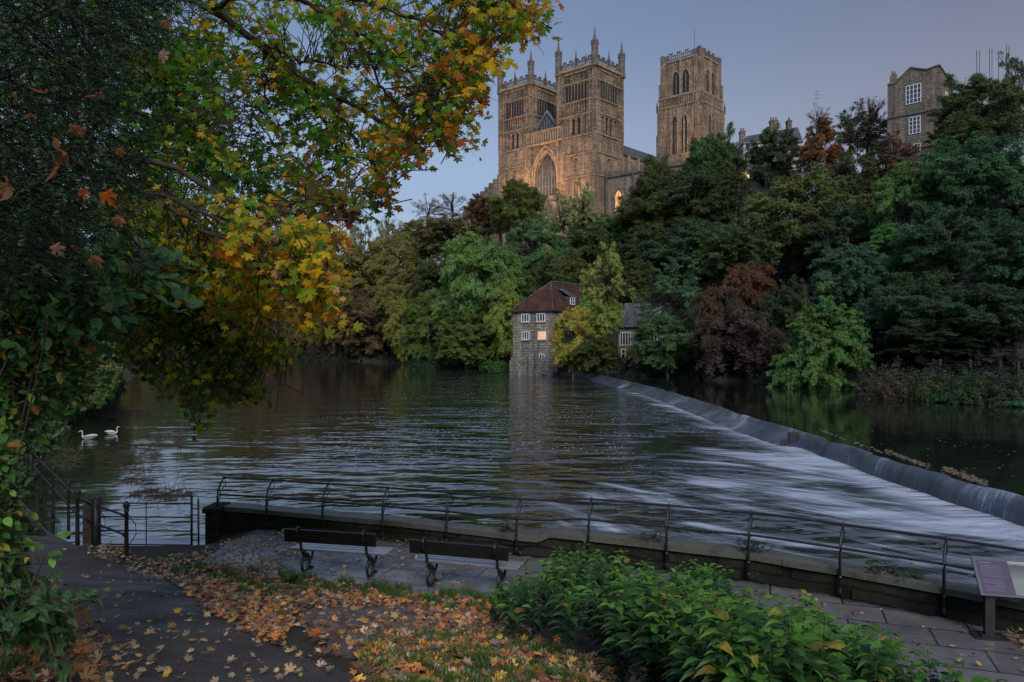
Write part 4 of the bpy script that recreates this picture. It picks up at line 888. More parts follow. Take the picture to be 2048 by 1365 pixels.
# px centre, py top, px width, depth, py bottom of crown, kind, colour, name, label
TREES = [
 (500,446,150,222,640,'round',OL,'olive tree far upstream, leftmost of the wooded far bank'),
 (585,440,130,226,640,'sparse',OL,'thin topped olive tree behind the yellow maple sprays'),
 (655,446,130,224,640,'feather',OL,'feathery olive tree on the skyline right of the yellow maple tips'),
 (725,428,120,218,640,'sparse',OL,'olive tree with a twiggy see-through top on the skyline'),
 (782,418,90,212,560,'bare',OL,'small leafless twiggy tree on the skyline gap left of the orange bare tree'),
 (700,480,190,200,700,'feather',OL,'broad olive green tree in the middle of the left wooded slope'),
 (792,452,150,196,700,'round',OL,'tall yellowish olive tree with a level top below the skyline'),
 (610,540,170,198,712,'droop',BR,'brown drooping tree hanging low over the water at the left'),
 (540,600,130,205,714,'round',BR,'dark brown tree nearest the overhanging maple at the waterline'),
 (680,560,130,182,716,'droop',PB,'grey brown bare looking tree rising from the left waterline'),
 (742,590,150,178,722,'round',BR,'rounded russet brown bush-like tree touching the water'),
 (812,520,130,168,690,'feather',OL,'mottled olive tree beside the big bright ash'),
 (808,600,90,158,728,'feather',YG,'narrow yellow green tree left of the big bright ash'),
 (858,388,80,205,450,'bare',OB,'bare orange twigged tree against the sky, left one of two'),
 (900,380,100,202,450,'bare',OB,'bare orange twigged tree against the sky, right one of two'),
 (905,428,150,188,520,'round',(.075,.075,.034),'brownish green round tree below the orange bare trees'),
 (845,440,110,200,520,'round',OL,'low olive tree on the skyline below the orange bare trees'),
 (968,392,80,190,450,'round',RU,'dull brown tree in front of the stepped battlemented wall'),
 (890,500,140,160,640,'round',DG,'dark gap filling tree behind the left edge of the big bright ash'),
 (1034,350,104,168,490,'oak',(.06,.085,.026),'dense round golden green tree in front of the cathedral west front'),
 (955,452,186,132,736,'feather',LG,'big bright green ash tree left of the mill house'),
 (858,580,110,134,735,'feather',MG,'fresh green tree at the waterline left of the big ash'),
 (1010,560,90,124,735,'feather',(.12,.17,.045),'yellowing green tree close against the mill house left wall'),
 (930,620,120,124,742,'round',MG,'low leafy tree dipping to the water below the big ash'),
 (1068,430,130,150,570,'feather',(.05,.11,.05),'mid green tree between the big ash and the mill roof'),
 (1128,380,110,160,520,'sparse',(.16,.2,.10),'pale silvery green wispy tree in front of the southern west tower'),
 (1165,362,90,158,500,'sparse',(.14,.19,.09),'second pale wispy tree under the southern west tower, the taller one'),
 (1120,490,170,138,660,'oak',DG,'dark dense tree right behind the mill roof'),
 (1215,425,90,160,520,'feather',(.05,.11,.04),'green tree below the battlemented stone range'),
 (1180,450,130,150,600,'round',DG,'dark tree between the pale wispy trees and the mill'),
 (1308,305,84,168,470,'oak',DG,'very dark tree covering the end of the nave roof'),
 (1320,360,170,156,540,'oak',DG,'wide dark tree below the crossing tower'),
 (1425,246,126,164,420,'oak',(.035,.075,.032),'tall spreading dark green tree right of the crossing tower'),
 (1385,330,190,152,480,'round',(.036,.055,.03),'large dark tree with open limbs under the tall spreading one'),
 (1470,300,90,160,420,'sparse',DG,'open crowned tree letting sky through beside the tall spreading tree'),
 (1212,482,116,98,660,'sparse',(.15, .19, .06),'airy yellow green birch-like tree rising over the mill roof'),
 (1195,555,110,99,700,'feather',(.12,.18,.05),'light green lower tree in front of the mill long side'),
 (1146,606,96,95,742,'feather',(.20, .20, .045),'golden yellow small tree at the mill house corner'),
 (1190,665,100,93,750,'oak',DG,'dark ivy covered tree at the far end of the weir'),
 (1345,516,150,94,660,'sparse',(.045,.10,.055),'blue green tree over the slate roofed mill'),
 (1272,520,80,110,610,'round',DG,'dark narrow tree behind the airy birch-like tree'),
 (1335,625,150,86,745,'feather',(.045,.09,.045),'green tree hanging over the millpond right of the weir end'),
 (1425,600,90,84,755,'round',DG,'dark tree between the hanging green tree and the purple one'),
 (1478,600,170,78,762,'droop',(.05,.042,.043),'purple brown drooping beech over the millpond'),
 (1440,560,110,82,680,'droop',(.06,.045,.036),'reddish purple tree above the left side of the purple beech'),
 (1497,512,105,100,610,'droop',(.085,.050,.035),'rusty red topped tree on the slope above the purple beech'),
 (1385,430,170,130,600,'oak',(.03,.062,.034),'dark blue green tree in the middle of the slope'),
 (1300,450,150,140,600,'round',(.03,.045,.026),'dull dark tree in the slope left of centre'),
 (1470,430,150,112,560,'oak',BG,'blue green tree left of the large olive oak'),
 (1550,258,110,160,380,'round',(.036,.055,.034),'dark tree hiding the foot of the brick chimneys'),
 (1640,238,92,148,360,'feather',(.11, .06, .035),'red brown feathery tree on the hill top'),
 (1636,205,50,146,270,'bare',(.12,.07,.05),'bare twiggy treetop just below the thin mast'),
 (1700,214,90,156,320,'sparse',DG,'thin dark tree on the skyline right of the red brown tree'),
 (1745,186,84,142,300,'bare',(.06,.04,.035),'leafless dark twiggy tree beside the hilltop stone house'),
 (1735,205,110,144,310,'sparse',(.05,.045,.035),'sparse purple brown tree beside the hilltop stone house'),
 (1585,338,220,116,540,'oak',(.06,.085,.036),'large olive green oak with a domed crown in mid slope'),
 (1720,290,140,128,450,'round',(.04,.055,.03),'dark tree under the sparse hilltop trees'),
 (1790,260,90,124,370,'sparse',(.08,.045,.04),'purple red creeper clad tree at the stone house left side'),
 (1830,330,70,118,400,'feather',OB,'small orange tinted bush below the stone house windows'),
 (1690,400,130,108,560,'oak',(.032,.06,.036),'dark tree between the olive oak and the bright green one'),
 (1815,316,140,100,520,'feather',(.055, .12, .045),'bright green tall tree on the right slope'),
 (1790,450,130,92,600,'feather',(.05,.13,.045),'lower bright green tree under the tall one'),
 (1962,135,170,118,300,'oak',(.04,.062,.034),'big dark tree hiding the right side of the stone house'),
 (2040,95,120,120,300,'sparse',(.04,.055,.035),'open topped tree at the very top right of the hill'),
 (1925,225,110,114,340,'round',DG,'dark yellow flecked tree right below the big hilltop tree'),
 (1960,268,230,96,480,'oak',(.034,.082,.046),'huge blue green tree filling the right slope'),
 (1890,400,170,84,560,'oak',(.030,.066,.042),'dark blue green tree below the huge one'),
 (2030,420,180,74,600,'round',(.026,.06,.036),'dark tree cut by the right edge of the view'),
 (1700,478,150,88,640,'feather',(.032,.076,.05),'blue green weeping tree behind the bright riverside tree'),
 (1575,560,120,80,740,'round',(.028,.045,.026),'very dark tree left of the bright riverside tree'),
 (1658,548,184,67,768,'cone',(.055,.115,.042),'bright fresh green conical tree standing alone at the millpond edge'),
 (1765,570,120,72,740,'oak',(.028,.062,.042),'dark blue green tree right behind the bright riverside tree'),
 (1860,540,170,68,700,'oak',(.028,.058,.034),'dark shrubby tree above the right bank bushes'),
 (1985,560,190,62,720,'oak',(.026,.052,.032),'dark overhanging tree above the wire fence'),
 (1880,640,200,64,750,'round',(.02,.035,.02),'shadowy low tree behind the wire fence'),
]
for k_, (px_, ty_, w_, Y_, lab_) in enumerate(((445, 474, 150, 238, 'olive tree hidden behind the maple on the far bank, nearest the open skyline'), (370, 486, 160, 245, 'brownish olive tree on the far bank behind the middle of the maple'), (290, 492, 170, 250, 'green tree on the far bank seen through gaps of the maple'),
        (200, 498, 170, 256, 'far bank tree behind the edge of the yew'), (110, 500, 180, 262, 'far bank tree behind the yew, the leftmost one'))):
    TREES.append((px_, ty_, w_, Y_, 700, ('round', 'feather')[k_ % 2], (OL, MG)[k_ % 2], lab_))
rt_ = np.random.RandomState(5)
NK = {'round': 'broadleaf_tree', 'oak': 'oak_tree', 'feather': 'ash_tree', 'cone': 'young_tree', 'sparse': 'birch_tree', 'droop': 'beech_tree', 'bare': 'bare_tree'}
cnt = {}
for (cx, ty, w, Y, by, kind, col, lab) in TREES:
    X = (cx - 1024) / F * Y; gz = float(far_z(np.array([X]), np.array([Y]))[0]); gz = max(gz, -.2)
    zt = CAMZ + (682 - ty) / F * Y; zb = max(CAMZ + (682 - by) / F * Y, gz + .2); rx = w / 2 / F * Y * 1.06; rz_ = (zt - zb) / 2 / .98
    i = cnt.get(kind, 0); cnt[kind] = i + 1; cr, tr = VARS[kind][i % len(VARS[kind])]
    root = empty(NK[kind], (X, Y, gz - .3), 0, lab, 'tree', 'trees on the far river bank'); cz = (zt + zb) / 2 - gz + .3; a = rt_.uniform(0, 6.28)
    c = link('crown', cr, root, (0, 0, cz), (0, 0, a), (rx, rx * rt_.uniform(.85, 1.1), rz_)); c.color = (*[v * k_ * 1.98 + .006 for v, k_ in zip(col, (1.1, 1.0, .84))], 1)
    # keep the trunk reaching the ground
    sz = max(rz_, cz / 1.6); t = link('trunk', tr, root, (0, 0, cz), (0, 0, a), (rx, rx, rz_))
    if cz > 1.6 * rz_:
        sb = MB(); sb.tube([(0, 0, -.5), (.1, .05, (cz - rz_) / 2), (0, 0, cz - rz_ * .6)], [.065 * rx + .08, .05 * rx + .05, .04 * rx + .03], 7); t2 = sb.build('stem', M['bark_far'], t.parent)
# trees of the near bank beyond the railing, left of the river
for k_, (X_, Y_, h_, w_, kd, cl, lab_) in enumerate(((-25.5, 33, 7.5, 3.6, 'round', (.05, .085, .03), 'leafy tree on the near bank just beyond the path railing'), (-33, 47, 8.5, 4.4, 'oak', (.055, .08, .03), 'broad tree on the near bank behind the swans'),
        (-36, 60, 7.5, 4.2, 'feather', (.07, .11, .035), 'pale green tree farther up the near bank'), (-52, 84, 9, 5, 'round', (.06, .085, .03), 'round tree on the near bank where the river bends'), (-66, 112, 10, 6, 'oak', (.07, .085, .035), 'distant olive tree on the near bank'),
        (-20.5, 20, 6.5, 3.2, 'feather', (.045, .085, .03), 'tree on the slope above the dark path, left of the railing'), (-17, 12, 6.5, 3.2, 'oak', (.04, .075, .028), 'tree on the slope above the dark path, behind the leafy shrub'), (-46, 66, 10, 5.5, 'oak', (.05, .075, .03), 'tall tree standing back from the near bank water edge'))):
    z_ = float(near_z(np.array([X_]), np.array([Y_]))[0]) - .2; cr, tr = VARS[kd][k_ % len(VARS[kd])]; root = empty(NK[kd], (X_, Y_, z_), 0, lab_, 'tree', 'trees on the near river bank')
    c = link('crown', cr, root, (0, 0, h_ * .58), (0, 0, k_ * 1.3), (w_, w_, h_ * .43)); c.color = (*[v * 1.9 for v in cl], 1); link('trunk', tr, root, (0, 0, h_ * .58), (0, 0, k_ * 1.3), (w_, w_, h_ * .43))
# undergrowth covering the slope and the waterline
def undergrowth():
    r = np.random.RandomState(21); n = 130000
    X = r.uniform(-130, 130, n); Y = r.uniform(40, 235, n)
    d = pdist(X, Y, FAR); k = inside(X, Y, FARPOLY) & (d < 85) & (np.abs(X) / Y < .78); 
    k &= ~((X > 4) & (X < 30) & (d > 45) & (Y > 185)); X, Y, d = X[k], Y[k], d[k]
    k = r.rand(len(X)) < np.clip(1.2 - d / 90, .2, 1); X, Y, d = X[k], Y[k], d[k]; n = len(X)
    Z = far_z(X, Y) + r.rand(n) * (.5 + 1.6 * np.abs(np.sin(X * .35) * np.cos(Y * .3)))
    base = np.where((np.sin(X * .13 + Y * .05) > .3)[:, None], [.035, .05, .022], [.03, .06, .032])
    V, Fc, Cv = place_leaves(np.stack([X, Y, Z], 1), r.normal(0, .6, (n, 3)) + [0, -.5, .8], r.normal(0, 1, (n, 3)), r.uniform(.22, .55, n), CLUMP, CLUMP_F, jitter(r, n, base, .35, .12))
    o = link('undergrowth', np_mesh('undergrowth', V, Fc, foliage_plain), None); prop(o, 'dark brambles and ground cover under the trees of the far bank', 'undergrowth', kind='stuff')
foliage_plain = foliage('undergrowth_leaf', .2, .6, False, .25)
undergrowth()
def near_undergrowth():
    r = np.random.RandomState(22); n = 60000; Y = r.uniform(1, 1, n) * 3 + 75 * r.rand(n) ** 1.4; hx = np.interp(Y, HEDGE[::-1, 1], HEDGE[::-1, 0]); X = hx - .25 - 16 * r.rand(n) ** 1.3
    Z = near_z(X, Y) + r.rand(n) * (.15 + .5 * np.abs(np.sin(X * .9) * np.cos(Y * .7))); k = Z > -.2; X, Y, Z = X[k], Y[k], Z[k]; n = len(X)
    V, Fc, Cv = place_leaves(np.stack([X, Y, Z], 1), r.normal(0, .6, (n, 3)) + [.3, -.4, .8], r.normal(0, 1, (n, 3)), r.uniform(.05, .12, n) * (1 + Y / 25), LEAF3, LEAF3_F, jitter(r, n, (.05, .095, .03), .4, .15))
    prop(link('ivy_ground_cover', np_mesh('ivy_ground_cover', V, Fc, foliage_plain, Cv)), 'ivy and low brambles covering the near bank slope left of the path', 'ground cover', kind='stuff')
near_undergrowth()
def bush(name, c, rad, n, col, size, lab, cat='bush', grp=None, seed=0, flat=.6, mt=None, tpl=(LEAF3, LEAF3_F), stems=14, var=.35):
    r = np.random.RandomState(seed); root = empty(name, tuple(c), 0, lab, cat, grp); d = unit(r.normal(0, 1, (n, 3))); d[:, 2] = np.abs(d[:, 2])
    lump = 1 + .35 * np.sin(d[:, 0] * 7 + seed) * np.cos(d[:, 1] * 6) + .2 * np.sin(d[:, 0] * 23 + d[:, 1] * 17 + seed); q = d * (r.rand(n, 1) ** .4) * lump[:, None] * np.array(rad)
    V, Fc, Cv = place_leaves(q, d + r.normal(0, .6, (n, 3)) + [0, 0, .4], r.normal(0, 1, (n, 3)), size * r.uniform(.4, 1.4, n), tpl[0], tpl[1], jitter(r, n, col, var, .15))
    link('foliage', np_mesh('foliage', V, Fc, mt or foliage_plain, Cv), root)
    mb = MB()
    for i in range(stems):
        e = q[r.randint(n)]; mb.tube([(e[0] * .15, e[1] * .15, -.2), (e[0] * .6, e[1] * .6, e[2] * .5), e], [.03, .02, .006], 4)
    mb.build('stem', M['bark'], root); return root
def bank_bush(px, py, Y, w, h, col, lab, seed, n=6500, size=.075, name='bush', cat='bush'):
    X = (px - 1024) / F * Y; z = CAMZ - (py - 682) / F * Y; return bush(name, (X, Y, z), (w / F * Y / 2, w / F * Y / 2.6, h / F * Y), n, col, size, lab, cat, 'bushes along the far waterline', seed)
bank_bush(990, 744, 112, 56, 22, (.05, .13, .03), 'bright green low bush on the waterline at the mill house left foot', 1, 4200, .12)
bank_bush(1790, 800, 53.5, 110, 60, (.085, .07, .045), 'brownish seed head shrub right of the bright conical tree', 2)
bank_bush(1740, 792, 57, 60, 36, (.06, .055, .04), 'small dull brown shrub at the foot of the bright conical tree', 12, 3500)
bank_bush(1870, 802, 51.5, 90, 55, (.06, .09, .04), 'mid green shrub on the right bank beside the brownish one', 3)
bank_bush(1945, 806, 49.5, 110, 58, (.05, .085, .04), 'leafy shrub on the right bank below the wire fence', 4)
bank_bush(2030, 812, 47.8, 110, 62, (.055, .08, .04), 'leafy shrub at the right edge of the far bank', 5)
bank_bush(1890, 800, 50.3, 50, 12, (.05, .22, .06), 'bright green low tuft at the waterline, left of two', 6, 1800, .045, 'waterside_plant', 'plant')
bank_bush(2035, 811, 46.9, 50, 9, (.06, .25, .10), 'bright green low tuft at the waterline, right of two', 7, 1800, .045, 'waterside_plant', 'plant')
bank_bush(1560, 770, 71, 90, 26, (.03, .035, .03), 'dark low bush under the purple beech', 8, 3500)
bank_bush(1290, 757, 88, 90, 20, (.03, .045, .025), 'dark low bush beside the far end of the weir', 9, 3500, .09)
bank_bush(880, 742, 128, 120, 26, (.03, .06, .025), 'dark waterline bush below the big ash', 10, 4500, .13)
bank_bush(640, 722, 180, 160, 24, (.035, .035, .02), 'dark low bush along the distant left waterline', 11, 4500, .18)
def wire_fence():
    p0 = onz(1872, 775, .95); rt = empty('wire_fence', (34, 54.5, 1.0), 0, 'low post and wire fence on the right bank above the bushes', 'fence')
    pts = [((1880 - 1024) / F * 58, 58, .0), ((1940 - 1024) / F * 56, 56, 0), ((2000 - 1024) / F * 54, 54, 0), ((2036 - 1024) / F * 52, 52, 0), ((2110 - 1024) / F * 50, 50, 0)]
    pts = [np.array([x - 34, y - 54.5, 1.7 + .0 * y]) for x, y, z in pts]
    for p in pts: mb = MB(); mb.box(p[0] - .09, p[0] + .09, p[1] - .09, p[1] + .09, -1.2, 2.0); mb.build('post', M['bark'], rt)
    for h in (1.85, 1.4): mb = MB(); mb.tube([(p[0], p[1], h) for p in pts], .018, 4); mb.build('wire', M['iron'], rt)
wire_fence()
# ------------------------------------------------------------------ near bank: wall, railings, gate, benches, sign
def wall_and_rail():
    rt = empty('river_wall', (0, 15.5, 0), 0, 'low mossy stone wall with coping between the paved terrace and the river', 'wall')
    seg = np.r_[0, np.cumsum(np.hypot(*np.diff(WALL, axis=0).T))]; n = 90; L = np.linspace(0, seg[-1], n)
    x = np.interp(L, seg, WALL[:, 0]); y = np.interp(L, seg, WALL[:, 1]); nx = np.gradient(y); ny = -np.gradient(x); nl = np.hypot(nx, ny); nx, ny = -nx / nl, -ny / nl    # towards river
    if ny[0] < 0: nx, ny = -nx, -ny
    def ribbon(name, i0, i1, a, b, z0f, z1f, m):
        V = []; Fc = []
        for i in range(i0, i1 + 1):
            for (d, z) in ((a, z0f(x[i])), (a, z1f(x[i])), (b, z1f(x[i])), (b, z0f(x[i]))): V.append((x[i] + nx[i] * d, y[i] + ny[i] * d - 15.5, z))
        k = i1 - i0
        for i in range(k):
            for j in range(4): Fc.append((i * 4 + j, i * 4 + (j + 1) % 4, (i + 1) * 4 + (j + 1) % 4, (i + 1) * 4 + j))
        Fc += [(0, 1, 2, 3), (k * 4 + 3, k * 4 + 2, k * 4 + 1, k * 4)]
        return link(name, np_mesh(name, V, Fc, m), rt)
    top = lambda X: np.where(X < .55, .44 - .008 * (X + 7), .50 - .008 * (X - 1))
    ist = int(np.argmin(abs(x - .5)))
    mw = masonry('terrace_wall_stone', (.026, .028, .026), (.016, .018, .017), (.008, .008, .008), .5, .2, .03, (.02, .028, .012), .6)
    mc, nt, b = mat('mossy_coping'); co = geoco(nt); nn = noise(nt, co, 1.4, 7, .7); r = ramp(nt, [(.35, (.04, .042, .035)), (.52, (.09, .095, .08)), (.7, (.055, .07, .03))], 'LINEAR')
    nt.links.new(nn.outputs['Fac'], r.inputs[0]); nt.links.new(r.outputs[0], b.inputs['Base Color']); b.inputs['Roughness'].default_value = .6; n2 = noise(nt, co, 14, 5); bump(nt, n2.outputs['Fac'], b, .5, .03)
    ribbon('wall', 0, n - 1, .06, .42, lambda X: -1.6, lambda X: top(X) - .11, mw)
    rr_ = np.random.RandomState(4)
    i = 0
    while i < n - 1:
        j = min(i + 3, n - 1)
        if i < ist < j: j = ist
        dz = rr_.normal(0, .006); ribbon('coping_stone', i, j, -.0 + rr_.normal(0, .006), .48, lambda X: top(x[(i + j) // 2] if False else X) - .108, lambda X, dz=dz: top(X) + dz, mc); i = j
    # end pier by the gate
    mb = MB(); mb.box(-7.25, -6.93, 17.72 - 15.5, 18.35 - 15.5, -1.4, .34); mb.box(-7.3, -6.9, 17.66 - 15.5, 18.42 - 15.5, .34, .45); mb.build('end_pier', [mw], rt)
    # railing --------------------------------------------------------
    rl = empty('terrace_railing', (0, 15.4, 0), 0, 'black iron railing with curved posts and two rails along the terrace wall', 'railing')
    PX = [435, 533, 645, 765, 893, 1033, 1177, 1333, 1497, 1680, 1888, 2105]
    pts = []
    for px in PX:
        X = np.linspace(-8, 11, 4000); q = 1024 + X / (yw(X) - .05) * F; Xp = float(np.interp(px, q, X)); pts.append((Xp, float(yw(Xp)) - .05))
    rise = lambda X: .10 * float(sm((X - .5) / .9))
    for (X, Y) in pts:
        h = 1.1 + rise(X); mb = MB(); ln = .24
        k = int(np.argmin(abs(x - X))); u = np.array([nx[k], ny[k], 0]); p = np.array([X, Y - 15.4, 0])
        mb.tube([p + [0, 0, -.1], p + [0, 0, h * .62]] + [p + u * (-.06 + .0) * 0 + u * ln * (t ** 2.2) + np.array([0, 0, h * (.62 + .38 * t)]) for t in (.25, .5, .75, 1)], [.027, .025, .024, .023, .022, .021], 6)
        mb.lathe(p + [0, 0, .02], [(.04, 0), (.03, .1), (.022, .14)], 8)
        mb.lathe(p + u * ln + np.array([0, 0, h - .03]), [(.025, 0), (.032, .03), (.02, .07)], 8)
        mb.tube([p + [0, 0, .3], p + [0, 0, .36]], .032, 6)
        mb.build('post', M['iron'], rl, True)
        s = MB(); s.tube([p + u * (ln + .02) + [0, 0, h], p + u * (ln * .9 + .1) + [0, 0, h * .85], p + u * .10 + [0, 0, h * .7], p + u * .09 + [0, 0, h * .58], p + [0, 0, h * .46]], .011, 5); s.build('stay', M['iron'], rl, True)
    for (hh, d) in ((1.0, .24), (.66, .06)):
        xs = np.linspace(pts[0][0], pts[-1][0], 70); r_ = MB()
        q = []
        for X in xs:
            k = int(np.argmin(abs(x - X))); q.append((X + nx[k] * d, float(yw(X)) - .05 + ny[k] * d - 15.4, hh * 1.1 + rise(X) + .004 * math.sin(X * 3)))
        r_.tube(q, .024, 8); r_.build('rail', M['iron'], rl, True)
wall_and_rail()
def left_rail():
    rt = empty('path_railing', (-8, 16, 0), 0, 'black iron railing with ball topped posts bordering the dark path down to the gate', 'railing')
    P = [onz(px, py, z) for px, py, z in ((253, 1117, 0.0), (192, 1094, -.02), (155, 1075, 0), (137, 1052, 0), (106, 1015, 0), (82, 986, 0), (66, 962, .02), (56, 940, .05), (48, 925, .05))]
    tops = []
    for i, p in enumerate(P):
        p = p - [-8, 16, 0]; h = 1.02 if i else 1.08; mb = MB(); r = .045 if i in (0, 2) else .035
        if i == 1: mb.box(p[0] - .06, p[0] + .06, p[1] - .06, p[1] + .06, -.4, h); mb.lathe(p + [0, 0, h], [(.075, 0), (.06, .03), (.01, .06)], 4)
        else: mb.lathe(p + [0, 0, -.3], [(r + .01, 0), (r, .35), (r * .8, h + .15), (r * 1.3, h + .2), (r * .8, h + .22), (r * 1.45, h + .27), (r * 1.45, h + .32), (r * .5, h + .38)], 10)
        mb.build('post', M['iron'], rt, True)
        if i in (0, 1, 2): s = MB(); s.tube([p + [0.02, 0, h * .85], p + [.16, .05, h * .62], p + [.17, .05, h * .45], p + [.05, .02, h * .25]], .009, 5); s.build('stay', M['iron'], rt, True)
    Q = [p - [-8, 16, 0] for i, p in enumerate(P)]
    a = Q[0] * 1.0; start = Q[0] + (Q[1] - Q[0]) * .06
    for h in (.86, .47):
        pl = [start + [0, 0, h]] + [q + [0, 0, h + .03 * (k > 0)] for k, q in enumerate(Q)][1:]
        mb = MB(); mb.tube(pl, .024, 8); mb.lathe(start + [0.0, 0, h - .04], [(.03, 0), (.045, .02), (.045, .06), (.03, .08)], 8); mb.build('rail', M['iron'], rt, True)
    # pointed timber stump post
    p = onz(177, 1090, -.1); mb = MB(); mb.box(-.09, .09, -.07, .07, -.5, .85); mb.add([(-.09, -.07, .85), (.09, -.07, .85), (.09, .07, .85), (-.09, .07, .85), (0, 0, 1.08)], [(0, 1, 4), (1, 2, 4), (2, 3, 4), (3, 0, 4)])
    o = mb.build('pointed_post', simple('old_timber', (.035, .032, .03), .85, .4, 8)); o.location = p; prop(o, 'short dark wooden post with a pointed top just left of the iron gate', 'post')
left_rail()
def gate():
    Y = 16.75; x0, x1 = (200 - 1024) / F * Y, (388 - 1024) / F * Y; z0, z1 = CAMZ - (1091 - 682) / F * Y, CAMZ - (1003 - 682) / F * Y
    rt = empty('iron_gate', (x0, Y, 0), R(-2), 'thin black iron bar gate across the slipway at the water edge', 'gate'); W = x1 - x0
    for k in range(4):
        z = z0 + .03 + (z1 - z0 - .06) * k / 3; mb = MB(); mb.tube([(0, 0, z), (W, 0, z)], .016, 6); mb.build('bar', M['iron'], rt, True)
    for xx, r, e in ((0, .022, .04), (W * .5, .012, 0), (W - .02, .024, .1)):
        mb = MB(); mb.tube([(xx, 0, z0 - .02), (xx, 0, z1 + e)], r, 6); mb.lathe((xx, 0, z1 + e), [(r, 0), (r * 1.2, .02), (.003, .09)], 6) if e else None; mb.build('upright', M['iron'], rt, True)
    mb = MB(); mb.tube([(W + .14, 0, -.6), (W + .13, 0, z1 + .02)], .02, 6); mb.lathe((W + .13, 0, z1 + .02), [(.02, 0), (.003, .12)], 6); mb.tube([(W, 0, z1 - .14), (W + .16, 0, z1 - .14)], .013, 5); mb.tube([(W, 0, z0 + .14), (W + .16, 0, z0 + .14)], .013, 5); mb.build('latch_post', M['iron'], rt, True)
gate()

def make_bench(loc, rz, lab):
    b = empty('park_bench', loc, rz, lab, 'bench', 'benches facing the river'); L = 1.66
    def plank(name, x0, x1, y0, y1, z0, z1):
        mb = MB(); e = .012; me = mb.box(x0, x1, y0, y1, z0, z1); o = me.build(name, M['wetwood_sheen' if name == 'seat' else 'wood'], b); bm = o.modifiers.new('bevel', 'BEVEL'); bm.width = .012; bm.segments = 2; return o
    for k in range(3): plank('seat', -.14, L + .14, .10 + k * .155, .245 + k * .155, .425, .462)
    o = plank('backrest', -.16, L + .02, -.04, .0, .63, .88); o.rotation_euler = (R(7), 0, 0); o.location = (0, .06, .0)
    for x in (.14, L - .20):
        mb = MB()
        S = lambda ps, r=.021: mb.tube([(x, p[0], p[1]) for p in ps], r, 8)
        t = np.linspace(0, 1, 13)
        # back upright, curling over the top rail into a hook
        S([(.13, .36), (.07, .42), (.03, .50), (.0, .62), (-.025, .74), (-.045, .86), (-.085, .912), (-.14, .915), (-.175, .87), (-.175, .81), (-.15, .76), (-.13, .74)], .027)
        S([(.03, .44), (.08, .40), (.18, .40), (.42, .41), (.55, .41)], .022)
        # ring shaped foot
        S([(.20 + .145 * math.cos(a), .17 + .165 * math.sin(a)) for a in np.linspace(R(115), R(115 + 330), 20)], .029)
        S([(.13, .36), (.18, .30), (.24, .27), (.22, .22), (.17, .23)], .024)
        S([(.50, .41), (.50, .30), (.44, .20), (.36, .12), (.40, .03), (.46, .015)], .024)
        mb.box(x - .03, x + .03, .12, .30, 0, .022); mb.box(x - .03, x + .03, .40, .50, 0, .022)
        mb.build('scroll_end', M['iron'], b, True)
    return b
make_bench((-4.12, 14.15, 0.0), R(-12.5), 'dark wooden bench with scroll iron feet nearer the gate, beside leafy paving')
make_bench((-1.66, 13.38, 0.0), R(-16.5), 'dark wooden bench with scroll iron feet beside the green nettles')

def sign():
    Y = 11.15; X = (1978 - 1024) / F * Y
    rt = empty('information_board', (X, Y, 0), R(-14), 'slanted information board with purple text panel and river picture on a dark post', 'sign')
    mb = MB(); mb.box(-.065, .065, -.05, .05, -.1, .80); mb.build('post', M['wood'], rt)
    mb = MB(); mb.box(-.22, .22, -.16, .16, -.02, .025); mb.box(-.12, .12, -.09, .09, .025, .05); mb.build('base_plate', M['iron'], rt)
    pn = empty('panel', (0, 0, 0)); pn.parent = rt; pn.location = (-.16, -.16, .66); pn.rotation_euler = (R(48), 0, 0)
    mb = MB(); mb.box(0, 1.15, 0, .62, -.035, 0); o = mb.build('board', M['iron'], pn)
    q = {'fr': simple('grey_board_edge', (.07, .08, .11), .5, .1, 6), 'pu': simple('purple_print', (.045, .032, .085), .45, .12, 7), 'tx': simple('pale_print', (.15, .13, .21), .5, .1, 9)}
    def pic():
        m, nt, b = mat('printed_river_picture'); co = objco(nt); s = nt.nodes.new('ShaderNodeSeparateXYZ'); nt.links.new(co, s.inputs[0]); n = noise(nt, co, 16, 6, .7)
        a = setn(nt, 'ShaderNodeMath', operation='MULTIPLY_ADD'); a.inputs[1].default_value = .10; nt.links.new(n.outputs['Fac'], a.inputs[0]); nt.links.new(s.outputs[1], a.inputs[2])
        r = ramp(nt, [(.0, (.15, .20, .17)), (.30, (.18, .22, .20)), (.33, (.16, .19, .22)), (.45, (.10, .12, .14)), (.55, (.05, .06, .07)), (.60, (.30, .34, .40))], 'LINEAR'); nt.links.new(a.outputs[0], r.inputs[0]); nt.links.new(r.outputs[0], b.inputs['Base Color']); b.inputs['Roughness'].default_value = .4; return m
    mb = MB(); mb.box(.0, 1.15, .0, .62, .001, .004); mb.build('face', q['fr'], pn)
    mb = MB(); mb.box(.05, .46, .035, .565, .004, .008); mb.build('text_panel', q['pu'], pn)
    r = np.random.RandomState(2); mb = MB()
    for k in range(15):
        y = .08 + k * .028
        if k in (7,): continue
        mb.box(.08, .08 + .33 * (.7 + .3 * r.rand()), y, y + .007, .008, .0095)
    mb.box(.08, .24, .515, .530, .008, .0095); mb.build('text_line', q['tx'], pn)
    mb = MB(); mb.box(.47, 1.12, .035, .565, .004, .008); mb.build('picture', pic(), pn)
sign()

